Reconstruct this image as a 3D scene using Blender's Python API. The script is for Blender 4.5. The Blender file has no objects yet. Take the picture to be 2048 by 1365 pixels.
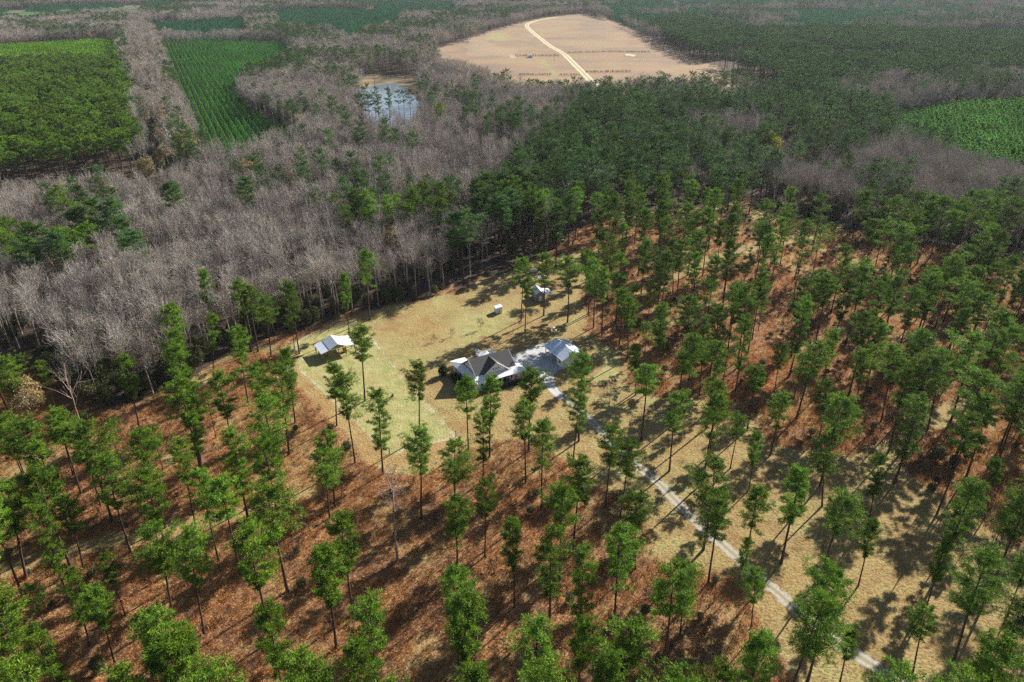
import bpy, math, random
import numpy as np
from mathutils import Vector, Matrix
random.seed(7); RNG = np.random.default_rng(11)
S = bpy.context.scene; COL = S.collection
R_ = math.radians

# ---------------------------------------------------------------- camera, light, exposure
CAM_H, PITCH, FPX = 110.0, R_(27.8), 1448.0
cam = bpy.data.cameras.new("camera"); co = bpy.data.objects.new("camera", cam); COL.objects.link(co)
co.location = (0, 0, CAM_H); co.rotation_euler = (math.pi/2 - PITCH, 0, 0)
cam.sensor_width = 36; cam.lens = FPX/2048*36; cam.clip_start = 1; cam.clip_end = 20000
S.camera = co
SUN_AZ, SUN_EL = R_(43), R_(28.5)            # azimuth to the right of the view direction
w = bpy.data.worlds.new("World"); S.world = w; w.use_nodes = True
nt = w.node_tree; bg = nt.nodes["Background"]
sky = nt.nodes.new("ShaderNodeTexSky"); sky.sky_type = 'NISHITA'; sky.sun_disc = False
sky.sun_elevation = SUN_EL; sky.sun_rotation = SUN_AZ; sky.altitude = 100
nt.links.new(sky.outputs[0], bg.inputs[0]); bg.inputs[1].default_value = 0.05
sd = bpy.data.lights.new("sun", 'SUN'); sd.energy = 5.0; sd.angle = R_(0.5); sd.color = (1.0, .95, .86)
so = bpy.data.objects.new("sun", sd); COL.objects.link(so)
_d = Vector((math.sin(SUN_AZ)*math.cos(SUN_EL), math.cos(SUN_AZ)*math.cos(SUN_EL), math.sin(SUN_EL)))
so.rotation_euler = _d.to_track_quat('Z', 'Y').to_euler(); so.location = (100, 100, 200)
S.view_settings.view_transform = 'Standard'; S.view_settings.look = 'None'
S.view_settings.exposure = 1.1; S.view_settings.gamma = 1; S.view_settings.use_curve_mapping = False
S.cycles.sample_clamp_indirect = 1.2; S.cycles.max_bounces = 5; S.cycles.diffuse_bounces = 2; S.cycles.transmission_bounces = 3
S.cycles.volume_bounces = 0; S.cycles.glossy_bounces = 2; S.cycles.use_denoising = False

# ---------------------------------------------------------------- survey: photo point -> place on the ground
cP, sP = math.cos(PITCH), math.sin(PITCH)
def at(x, y, z=0.0):
    u = (x-1024)/FPX; v = -(y-682.5)/FPX
    dz = -sP+v*cP; t = (z-CAM_H)/dz
    return (u*t, (cP+v*sP)*t)
def proj(X, Y, Z=0.0):
    X = np.asarray(X, float); Y = np.asarray(Y, float); z = np.asarray(Z, float)-CAM_H
    f = Y*cP - z*sP; up = Y*sP + z*cP
    return 1024+FPX*X/f, 682.5-FPX*up/f, f
def wpoly(pts): return np.array([at(max(-2500, x), max(y, -60)) for x, y in pts])
def inside(P, X, Y):
    c = np.zeros(X.shape, bool); n = len(P)
    bb = (X >= P[:, 0].min()) & (X <= P[:, 0].max()) & (Y >= P[:, 1].min()) & (Y <= P[:, 1].max())
    xs, ys = X[bb], Y[bb]; cc = np.zeros(xs.shape, bool)
    for i in range(n):
        x1, y1 = P[i]; x2, y2 = P[(i+1) % n]
        if y1 == y2: continue
        k = (y1 > ys) != (y2 > ys)
        cc ^= k & (xs < (x2-x1)*(ys-y1)/(y2-y1)+x1)
    c[bb] = cc; return c
_perm = RNG.random((256, 256))
def vnoise(X, Y, s):
    x = np.asarray(X)/s; y = np.asarray(Y)/s
    i = np.floor(x).astype(int); j = np.floor(y).astype(int); fx = x-i; fy = y-j
    fx = fx*fx*(3-2*fx); fy = fy*fy*(3-2*fy)
    g = lambda a, b: _perm[a % 256, b % 256]
    return (g(i, j)*(1-fx)+g(i+1, j)*fx)*(1-fy)+(g(i, j+1)*(1-fx)+g(i+1, j+1)*fx)*fy
def seg_dist(P, X, Y):
    d = np.full(X.shape, 1e9)
    for (x1, y1), (x2, y2) in zip(P[:-1], P[1:]):
        L = (x2-x1)**2+(y2-y1)**2
        t = np.clip(((X-x1)*(x2-x1)+(Y-y1)*(y2-y1))/L, 0, 1)
        d = np.minimum(d, np.hypot(X-x1-t*(x2-x1), Y-y1-t*(y2-y1)))
    return d

# ---------------------------------------------------------------- materials
def newmat(name):
    m = bpy.data.materials.new(name); m.use_nodes = True
    n = m.node_tree.nodes; l = m.node_tree.links; b = n["Principled BSDF"]
    return m, n, l, b
def N(n, t, **k):
    a = n.new(t)
    for q, v in k.items(): setattr(a, q, v)
    return a
def mix(n, l, f, a, b, mode='MIX'):
    m = N(n, "ShaderNodeMix", data_type='RGBA', blend_type=mode)
    for i, s in ((0, f), (6, a), (7, b)):
        if hasattr(s, 'is_linked') or hasattr(s, 'links'): l.new(s, m.inputs[i])
        elif i == 0: m.inputs[0].default_value = s
        else: m.inputs[i].default_value = (*s, 1)
    return m.outputs[2]
def noise(n, l, scale, detail=3, vec=None, rough=.55):
    t = N(n, "ShaderNodeTexNoise"); t.inputs["Scale"].default_value = scale; t.inputs["Detail"].default_value = detail
    t.inputs["Roughness"].default_value = rough
    if vec is not None: l.new(vec, t.inputs["Vector"])
    return t.outputs["Fac"]
def ramp(n, l, f, stops):
    r = N(n, "ShaderNodeValToRGB"); e = r.color_ramp.elements
    while len(e) < len(stops): e.new(.5)
    for k, (p, c) in zip(e, stops):
        k.position = p; k.color = (*c, 1) if len(c) == 3 else c
    l.new(f, r.inputs[0]); return r.outputs[0]
def mathn(n, l, op, a, b=None, clamp=False):
    m = N(n, "ShaderNodeMath", operation=op); m.use_clamp = clamp
    for i, s in ((0, a), (1, b)):
        if s is None: continue
        if isinstance(s, (int, float)): m.inputs[i].default_value = s
        else: l.new(s, m.inputs[i])
    return m.outputs[0]
def leafmat(name, c1, c2, c3=None, trans=.35, rough=.6, nscale=1.2, var=(.78, 1.25)):
    m, n, l, b = newmat(name)
    oi = N(n, "ShaderNodeObjectInfo"); tc = N(n, "ShaderNodeTexCoord")
    ns = noise(n, l, nscale, 2, tc.outputs["Object"])
    f = ramp(n, l, ns, [(.3, (0, 0, 0)), (.7, (1, 1, 1))])
    c = mix(n, l, f, c1, c2)
    if c3:
        rr = ramp(n, l, oi.outputs["Random"], [(.0, (0, 0, 0)), (1, (1, 1, 1))])
        c = mix(n, l, rr, c, mix(n, l, .6, c, c3))
    hv = N(n, "ShaderNodeHueSaturation"); l.new(c, hv.inputs["Color"])
    vv = N(n, "ShaderNodeMapRange"); l.new(oi.outputs["Random"], vv.inputs[0]); vv.inputs[3].default_value = var[0]; vv.inputs[4].default_value = var[1]
    pn = N(n, "ShaderNodeTexNoise"); pn.inputs["Scale"].default_value = .028; pn.inputs["Detail"].default_value = 2; l.new(oi.outputs["Location"], pn.inputs["Vector"])
    pr = N(n, "ShaderNodeMapRange"); l.new(pn.outputs["Fac"], pr.inputs[0]); pr.inputs[1].default_value = .32; pr.inputs[2].default_value = .68; pr.inputs[3].default_value = .76; pr.inputs[4].default_value = 1.22
    l.new(mathn(n, l, 'MULTIPLY', vv.outputs[0], pr.outputs[0]), hv.inputs["Value"])
    l.new(hv.outputs[0], b.inputs["Base Color"]); b.inputs["Roughness"].default_value = rough
    b.inputs["Specular IOR Level"].default_value = .12
    if trans:
        t = N(n, "ShaderNodeBsdfTranslucent"); l.new(hv.outputs[0], t.inputs[0])
        ms = N(n, "ShaderNodeMixShader"); ms.inputs[0].default_value = trans
        l.new(b.outputs[0], ms.inputs[1]); l.new(t.outputs[0], ms.inputs[2])
        l.new(ms.outputs[0], n["Material Output"].inputs[0])
    return m
def plain(name, c, rough=.6, metal=0, c2=None, scale=2.0, spec=.5, stretch=None, wav=None):
    m, n, l, b = newmat(name)
    tc = N(n, "ShaderNodeTexCoord"); v = tc.outputs["Object"]
    if stretch:
        mp = N(n, "ShaderNodeMapping"); mp.inputs["Scale"].default_value = stretch; l.new(v, mp.inputs[0]); v = mp.outputs[0]
    ns = noise(n, l, scale, 4, v)
    c2 = c2 or tuple(x*.78 for x in c)
    f = ramp(n, l, ns, [(.35, (0, 0, 0)), (.68, (1, 1, 1))])
    cc = mix(n, l, f, c, c2); l.new(cc, b.inputs["Base Color"])
    b.inputs["Roughness"].default_value = rough; b.inputs["Metallic"].default_value = metal
    b.inputs["Specular IOR Level"].default_value = spec
    if wav:
        wt = N(n, "ShaderNodeTexWave", wave_type='BANDS', bands_direction=wav[0]); wt.inputs["Scale"].default_value = wav[1]
        l.new(tc.outputs["Object"], wt.inputs[0])
        bp = N(n, "ShaderNodeBump"); bp.inputs["Strength"].default_value = wav[2]; bp.inputs["Distance"].default_value = .03
        l.new(wt.outputs["Fac"], bp.inputs["Height"]); l.new(bp.outputs[0], b.inputs["Normal"])
    return m
M = {}
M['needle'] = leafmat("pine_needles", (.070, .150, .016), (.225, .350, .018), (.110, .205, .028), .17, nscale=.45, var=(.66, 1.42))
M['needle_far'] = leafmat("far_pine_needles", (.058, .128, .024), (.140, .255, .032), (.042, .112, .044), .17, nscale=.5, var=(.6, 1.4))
M['needle_young'] = leafmat("young_pine_needles", (.085, .260, .040), (.160, .390, .055), (.075, .240, .065), .38, nscale=.8)
M['needle_bright'] = leafmat("bright_young_pine_needles", (.120, .280, .045), (.220, .400, .060), (.09, .26, .08), .38, nscale=.8)
M['needle_lime'] = leafmat('lime_sapling_needles', (.19, .38, .02), (.30, .50, .03), None, .3, nscale=.8)
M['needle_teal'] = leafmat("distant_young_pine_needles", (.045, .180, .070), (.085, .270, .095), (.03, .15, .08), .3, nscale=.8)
M['twig'] = leafmat("bare_twigs", (.31, .27, .225), (.64, .58, .51), (.22, .175, .14), 0, .8, var=(.55, 1.4))
M['brownneedle'] = leafmat("dead_needles", (.13, .075, .05), (.20, .12, .08), None, .1, .8)
M['gold'] = leafmat("golden_leaves", (.32, .26, .11), (.40, .34, .16), (.34, .23, .12), .3)
M['lime'] = leafmat("yellow_green_leaves", (.36, .36, .02), (.46, .42, .03), None, .3)
M['evergreen'] = leafmat("evergreen_leaves", (.075, .10, .035), (.16, .18, .075), (.12, .11, .05), .2)
M['hedge'] = leafmat("dark_shrub_leaves", (.03, .055, .02), (.06, .10, .03), None, .2)
M['grass'] = leafmat("russet_grass", (.42, .170, .052), (.60, .33, .13), (.30, .14, .062), .25, .8, .7)
M['straw'] = leafmat("straw_grass", (.44, .27, .09), (.55, .38, .16), (.36, .19, .07), .25, .8)
M['brushwood'] = leafmat("brush_stems", (.085, .055, .042), (.16, .11, .085), (.07, .045, .035), 0, .85)
M['bark'] = plain("pine_bark", (.115, .070, .050), .9, c2=(.060, .042, .036), scale=1.5, spec=.2)
M['greybark'] = plain("grey_bark", (.38, .34, .31), .9, c2=(.24, .21, .19), scale=1.5, spec=.2)
M['palebark'] = plain("pale_dead_wood", (.42, .33, .29), .9, c2=(.28, .20, .17), scale=1.5, spec=.2)
M['whitewall'] = plain("white_siding", (.82, .82, .85), .6, c2=(.77, .77, .80), scale=1, wav=('Z', 8, .2))
M['whitetrim'] = plain("white_trim", (.80, .80, .80), .5, c2=(.74, .74, .74))
M['whitemetal'] = plain("white_metal_roof", (.84, .84, .86), .35, .0, c2=(.78, .78, .81), scale=.7)
M['bluemetal'] = plain("galvanised_roof", (.76, .82, .93), .28, .0, c2=(.64, .71, .84), scale=1.1)
M['shingle'] = plain("asphalt_shingles", (.105, .105, .100), .9, c2=(.065, .066, .066), scale=3.5)
M['glass'] = plain("window_glass", (.03, .035, .04), .12, c2=(.02, .025, .03))
M['dark'] = plain("dark_opening", (.035, .032, .03), .8)
M['wood'] = plain("weathered_post_wood", (.30, .23, .17), .85, c2=(.20, .15, .11), scale=4)
M['postdark'] = plain("dark_post_wood", (.11, .075, .055), .85, scale=4)
M['greysiding'] = plain("grey_siding", (.27, .26, .27), .7, c2=(.22, .21, .22), wav=('X', 9, .5))
M['deck'] = plain("porch_floor", (.30, .22, .18), .7)
M['redbrick'] = plain("brick_foundation", (.28, .12, .08), .8)
M['rust'] = plain("rusty_brown", (.24, .09, .04), .8)
M['tarp'] = plain("pale_tarpaulin", (.62, .60, .62), .6, c2=(.45, .44, .44), scale=3)
M['bird'] = plain("black_feathers", (.02, .02, .022), .7)
M['red'] = plain("red_paint", (.30, .05, .03), .5)

# ---------------------------------------------------------------- helpers
def tag(o, label=None, cat=None, group=None, kind=None):
    if label: o["label"] = label
    if cat: o["category"] = cat
    if group: o["group"] = group
    if kind: o["kind"] = kind
    return o
def empty(name, loc, rz=0, **k):
    o = bpy.data.objects.new(name, None); COL.objects.link(o); o.location = loc; o.rotation_euler = (0, 0, rz)
    o.empty_display_size = .5
    return tag(o, **k)
def meshdata(name, V, F, mats, mi=None, smooth=False):
    me = bpy.data.meshes.new(name)
    V = np.asarray(V, np.float32)
    if isinstance(F, np.ndarray):
        k = F.shape[1]; nf = len(F)
        me.vertices.add(len(V)); me.vertices.foreach_set("co", V.ravel())
        me.loops.add(nf*k); me.loops.foreach_set("vertex_index", F.astype(np.int32).ravel())
        me.polygons.add(nf); me.polygons.foreach_set("loop_start", np.arange(0, nf*k, k, dtype=np.int32))
        me.update(calc_edges=True)
    else:
        me.from_pydata([tuple(map(float, v)) for v in V], [], [tuple(int(i) for i in f) for f in F]); me.update()
    for m in mats: me.materials.append(m)
    if mi is not None: me.polygons.foreach_set("material_index", np.asarray(mi, np.int32))
    if smooth: me.polygons.foreach_set("use_smooth", np.ones(len(me.polygons), bool))
    me.validate(); return me
def link(name, me, parent=None, **k):
    o = bpy.data.objects.new(name, me); COL.objects.link(o)
    if parent: o.parent = parent
    return tag(o, **k)
class MB:
    """collects boxes, slabs, bars; one build() = one object"""
    def __init__(s): s.V = []; s.F = []
    def add(s, V, F):
        b = len(s.V); s.V += [tuple(v) for v in V]; s.F += [tuple(i+b for i in f) for f in F]; return s
    def box(s, x0, y0, z0, x1, y1, z1):
        return s.add([(x0,y0,z0),(x1,y0,z0),(x1,y1,z0),(x0,y1,z0),(x0,y0,z1),(x1,y0,z1),(x1,y1,z1),(x0,y1,z1)],
                     [(0,3,2,1),(4,5,6,7),(0,1,5,4),(1,2,6,5),(2,3,7,6),(3,0,4,7)])
    def slab(s, pts, t=.12):
        """polygon with thickness t, downwards"""
        n = len(pts)
        V = list(pts)+[(x, y, z-t) for x, y, z in pts]
        F = [tuple(range(n)), tuple(range(2*n-1, n-1, -1))]+[(i, i+n, (i+1) % n+n, (i+1) % n) for i in range(n)]
        return s.add(V, F)
    def extr(s, pts, d):
        n = len(pts); V = list(pts)+[(x+d[0], y+d[1], z+d[2]) for x, y, z in pts]
        return s.add(V, [tuple(range(n)), tuple(range(2*n-1, n-1, -1))]+[(i, i+n, (i+1) % n+n, (i+1) % n) for i in range(n)])
    def bar(s, a, b, r=.05, k=6, r2=None):
        a = Vector(a); b = Vector(b); d = (b-a).normalized(); r2 = r if r2 is None else r2
        u = d.orthogonal().normalized(); v = d.cross(u)
        V = [a+(u*math.cos(t)+v*math.sin(t))*r for t in np.linspace(0, 2*math.pi, k, endpoint=False)]
        V += [b+(u*math.cos(t)+v*math.sin(t))*r2 for t in np.linspace(0, 2*math.pi, k, endpoint=False)]
        return s.add(V, [(i, (i+1) % k, (i+1) % k+k, i+k) for i in range(k)]+[tuple(range(k-1, -1, -1)), tuple(range(k, 2*k))])
    def build(s, name, m, parent=None, **k):
        return link(name, meshdata(name, s.V, s.F, [m]), parent, **k)

# ---------------------------------------------------------------- plant meshes
def rot_frame(D):
    """orthonormal u,v for an array of directions"""
    D = D/np.linalg.norm(D, axis=1, keepdims=True)
    a = np.where(np.abs(D[:, 2:3]) < .9, np.array([[0, 0, 1.]]), np.array([[1., 0, 0]]))
    u = np.cross(D, a); u /= np.linalg.norm(u, axis=1, keepdims=True)
    return D, u, np.cross(D, u)
def prisms(A, B, ra, rb, k=3):
    A = np.asarray(A, float); B = np.asarray(B, float); n = len(A); D, u, v = rot_frame(B-A)
    ra = np.broadcast_to(ra, n)[:, None]; rb = np.broadcast_to(rb, n)[:, None]; V = []
    for P, r in ((A, ra), (B, rb)):
        for i in range(k):
            t = 2*math.pi*i/k; V.append(P+(u*math.cos(t)+v*math.sin(t))*r)
    V = np.stack(V, 1).reshape(-1, 3); b = (np.arange(n)*2*k)[:, None]; F = []
    for i in range(k):
        j = (i+1) % k
        F.append(np.concatenate([b+i, b+j, b+j+k], 1)); F.append(np.concatenate([b+i, b+j+k, b+i+k], 1))
    return V, np.concatenate(F, 0)
def blades(rg, P, D, L, W):
    """one narrow triangle each, from P along D"""
    n = len(P); D, u, v = rot_frame(D); t = rg.random(n)[:, None]*math.pi
    s = (u*np.cos(t)+v*np.sin(t))*np.broadcast_to(W, n)[:, None]*.5
    L = np.broadcast_to(L, n)[:, None]
    V = np.stack([P-s*.4, P+D*L*.55+s, P+D*L, P+D*L*.55-s], 1).reshape(-1, 3)
    b = (np.arange(n)*4)[:, None]
    F = np.concatenate([np.concatenate([b, b+1, b+2], 1), np.concatenate([b, b+2, b+3], 1)], 0)
    return V, F
def join(parts):
    V = []; F = []; mi = []; o = 0
    for (v, f), m in parts:
        V.append(v); F.append(f+o); mi.append(np.full(len(f), m)); o += len(v)
    return np.concatenate(V), np.concatenate(F), np.concatenate(mi)
def trunk_geo(rg, H, r, bend=.25, k=7, seg=7):
    z = np.linspace(0, H, seg+1)
    off = np.cumsum(rg.normal(0, bend*.4, (seg+1, 2)), 0); off[0] = 0
    off *= (z/H)[:, None]
    C = np.column_stack([off, z]); rad = r*(1-.80*(z/H)**1.5); rad[0] *= 1.35
    ang = np.linspace(0, 2*math.pi, k, endpoint=False)
    V = (C[:, None, :]+np.stack([np.cos(ang), np.sin(ang), 0*ang], 1)[None]*rad[:, None, None]).reshape(-1, 3)
    F = []
    for s in range(seg):
        for i in range(k):
            j = (i+1) % k; a, b, c, d = s*k+i, s*k+j, (s+1)*k+j, (s+1)*k+i
            F += [(a, b, c), (a, c, d)]
    return V, np.array(F), C
def pine(seed, H, cf, Rc, nbr=34, ncl=7, nbl=24, lop=0., flat=0., r=.24, cs=.75, bw=.15, dead=False):
    """trunk geometry and crown geometry (needle clumps on branches)"""
    rg = np.random.default_rng(seed)
    TV, TF, C = trunk_geo(rg, H*.97, r)
    tx = lambda z: np.array([np.interp(z, C[:, 2], C[:, 0]), np.interp(z, C[:, 2], C[:, 1]), z])
    A = []; B = []; RA = []; RB = []; CL = []; CR = []
    lopa = rg.random()*6.28; gaps = rg.random(4)*.9
    for i in range(nbr):
        t = (i+.5)/nbr; t = t+rg.normal(0, .02); t = min(max(t, 0), .99)
        if any(abs(t-g) < .025 for g in gaps): continue
        z = H*(1-cf)+H*cf*t
        prof = (.50+.62*math.sin(math.pi*min(1, .12+t*.62))) if t < .62 else (1.06*(1-((t-.62)/.43)**2)+.12)
        prof = max(prof, .22)
        az = i*2.4+rg.normal(0, .5)
        L = Rc*prof*(1+lop*math.cos(az-lopa))*(.62+.55*rg.random())
        if t < .18 and rg.random() < .45: L *= .35
        el = R_(2+30*t+rg.normal(0, 9)-flat*12)
        d = np.array([math.cos(az)*math.cos(el), math.sin(az)*math.cos(el), math.sin(el)])
        p0 = tx(z); p1 = p0+d*L*.6; p2 = p1+(d+np.array([0, 0, .22]))*L*.4
        A += [p0, p1]; B += [p1, p2]; RA += [.06, .04]; RB += [.04, .015]
        side = np.cross(d, [0, 0, 1]); side /= np.linalg.norm(side)+1e-6
        n = max(3, int(ncl*(.55+.45*L/Rc)))
        for q in range(n):
            s = .30+.72*(q+rg.random())/n
            base = p0+d*L*min(s, .6)+((d+np.array([0, 0, .22]))*L*(s-.6) if s > .6 else 0)
            lat = side*rg.normal(0, .26)*L*(.5+.5*s)*.75
            c = base+lat+np.array([0, 0, rg.normal(.12, .22)])
            if rg.random() < .5: A.append(base); B.append(c); RA.append(.025); RB.append(.01)
            CL.append(c); CR.append(cs*(.65+.6*rg.random()))
    for q in range(5):
        CL.append(tx(H*.96)+rg.normal(0, .35, 3)); CR.append(cs*.8)
    CL = np.array(CL); CR = np.array(CR); n = len(CL)
    parts = [(prisms(A, B, np.array(RA), np.array(RB)), 1)]
    if not dead or nbl:
        P = np.repeat(CL, nbl, 0); rr = np.repeat(CR, nbl)
        D = rg.normal(0, 1, (len(P), 3)); D[:, 2] = np.abs(D[:, 2])*.75+.12*D[:, 2]
        D /= np.linalg.norm(D, axis=1, keepdims=True)
        P = P+D*(rr*.25*rg.random(len(P)))[:, None]+rg.normal(0, .10, (len(P), 3))
        parts.append((blades(rg, P, D, rr*(.55+.5*rg.random(len(P))), bw*(.7+.6*rg.random(len(P)))), 0))
    return (TV, TF), join(parts)
def baretree(seed, H, r=.17, spread=1., nl=9, n2=6, n3=5, n4=4, tw=.05, fork=.42, rise=38):
    rg = np.random.default_rng(seed)
    TV, TF, C = trunk_geo(rg, H*.82, r, .35, 6, 7)
    A = []; B = []; RA = []; RB = []; TP = []; TD = []
    tx = lambda z: np.array([np.interp(z, C[:, 2], C[:, 0]), np.interp(z, C[:, 2], C[:, 1]), z])
    def grow(p, d, L, r, lev):
        q = p
        for s in range(2):
            d = d+rg.normal(0, .13, 3)+np.array([0, 0, .10]); d /= np.linalg.norm(d)
            q2 = q+d*L/2; A.append(q); B.append(q2); RA.append(r*(1-.3*s)); RB.append(r*(.7-.3*s))
            cnt = (n2, n3, n4)[lev]
            for c in range(cnt//2+(s*(cnt % 2))):
                t = .25+.75*rg.random(); b = q+(q2-q)*t
                e = d*.95+rg.normal(0, .48, 3); e[2] += .12; e /= np.linalg.norm(e)
                if lev < 2: grow(b, e, L*(.50+.2*rg.random()), r*.55, lev+1)
                else: TP.append(b); TD.append(e*L*(.8+.6*rg.random()))
            q = q2
        TP.append(q); TD.append(d*L*.7)
    for i in range(nl):
        t = (i+.5)/nl; z = H*(fork+(.80-fork)*t); az = i*2.4+rg.normal(0, .4)
        el = R_(rise+30*t+rg.normal(0, 8))
        d = np.array([math.cos(az)*math.cos(el)*spread, math.sin(az)*math.cos(el)*spread, math.sin(el)]); d /= np.linalg.norm(d)
        grow(tx(z), d, H*(.30-.12*t)*(.8+.35*rg.random()), r*.42, 0)
    TP = np.array(TP); TD = np.array(TD); L = np.linalg.norm(TD, axis=1)
    parts = [(prisms(A, B, np.array(RA), np.array(RB)), 1), (blades(rg, TP, TD, L, tw), 0)]
    return (TV, TF), join(parts)
def leafy(seed, H, Rx, Rz, n=260, nb=16, leaf=.34, w=.3, r=.15, up=.3, zc=None, low=0.):
    """rounded leafy crown in clumps"""
    rg = np.random.default_rng(seed); zc = zc or H-Rz
    TV, TF, C = trunk_geo(rg, max(H*.7, .3), r, .15, 6, 5)
    lob = rg.normal(0, 1, (9, 3)); lob /= np.linalg.norm(lob, axis=1, keepdims=True)
    D = rg.normal(0, 1, (n, 3)); D /= np.linalg.norm(D, axis=1, keepdims=True)
    k = .72+.28*np.clip((D@lob.T).max(1), 0, 1)**3+rg.normal(0, .05, n)
    rad = (.45+.55*rg.random(n)**.45)*k
    P = D*rad[:, None]*np.array([Rx, Rx, Rz])+np.array([0, 0, zc]); P[:, 2] = np.maximum(P[:, 2], low+.1)
    A = np.repeat(np.array([[0, 0, zc*.6]]), n//6, 0); parts = [(prisms(A, P[:n//6], .05, .02), 1)]
    PP = np.repeat(P, nb, 0); DD = rg.normal(0, 1, (len(PP), 3)); DD[:, 2] += up
    PP = PP+rg.normal(0, leaf*.8, (len(PP), 3))
    parts.append((blades(rg, PP, DD, leaf*(.7+.6*rg.random(len(PP))), w*(.7+.6*rg.random(len(PP)))), 0))
    return (TV, TF), join(parts)
def cone_pine(seed, H=6., R=1.5, n=420, L=.55, w=.26):
    rg = np.random.default_rng(seed)
    t = rg.random(n)**.8; z = H*(.10+.88*t); rad = R*(1-t)**.75*(.35+.65*rg.random(n))+.05
    a = rg.random(n)*6.283
    P = np.column_stack([rad*np.cos(a), rad*np.sin(a), z])
    D = np.column_stack([np.cos(a), np.sin(a), .9+.6*rg.random(n)])+rg.normal(0, .4, (n, 3))
    V, F = prisms([(0, 0, 0)], [(0, 0, H*.9)], .08, .02)
    return join([((V, F), 1), (blades(rg, P, D, L*(1.2-.5*t), w), 0)])
def tuft(seed, h=.8, n=16, w=.07, spread=.45, lean=.5):
    rg = np.random.default_rng(seed)
    P = np.column_stack([rg.normal(0, spread*.5, n), rg.normal(0, spread*.5, n), np.zeros(n)])
    D = np.column_stack([rg.normal(0, lean, n), rg.normal(0, lean, n), np.ones(n)])
    V, F = blades(rg, P, D, h*(.6+.7*rg.random(n)), w); return V, F, np.zeros(len(F))
def whole(geo, name, mats):
    """trunk + crown in one mesh, for the masses"""
    (tv, tf), (cv, cf, mi) = geo
    V = np.concatenate([cv, tv]); F = np.concatenate([cf, tf+len(cv)]); m = np.concatenate([mi, np.full(len(tf), 1)])
    return bpy.data.objects.new(name, meshdata(name, V, F, mats, m))

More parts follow.
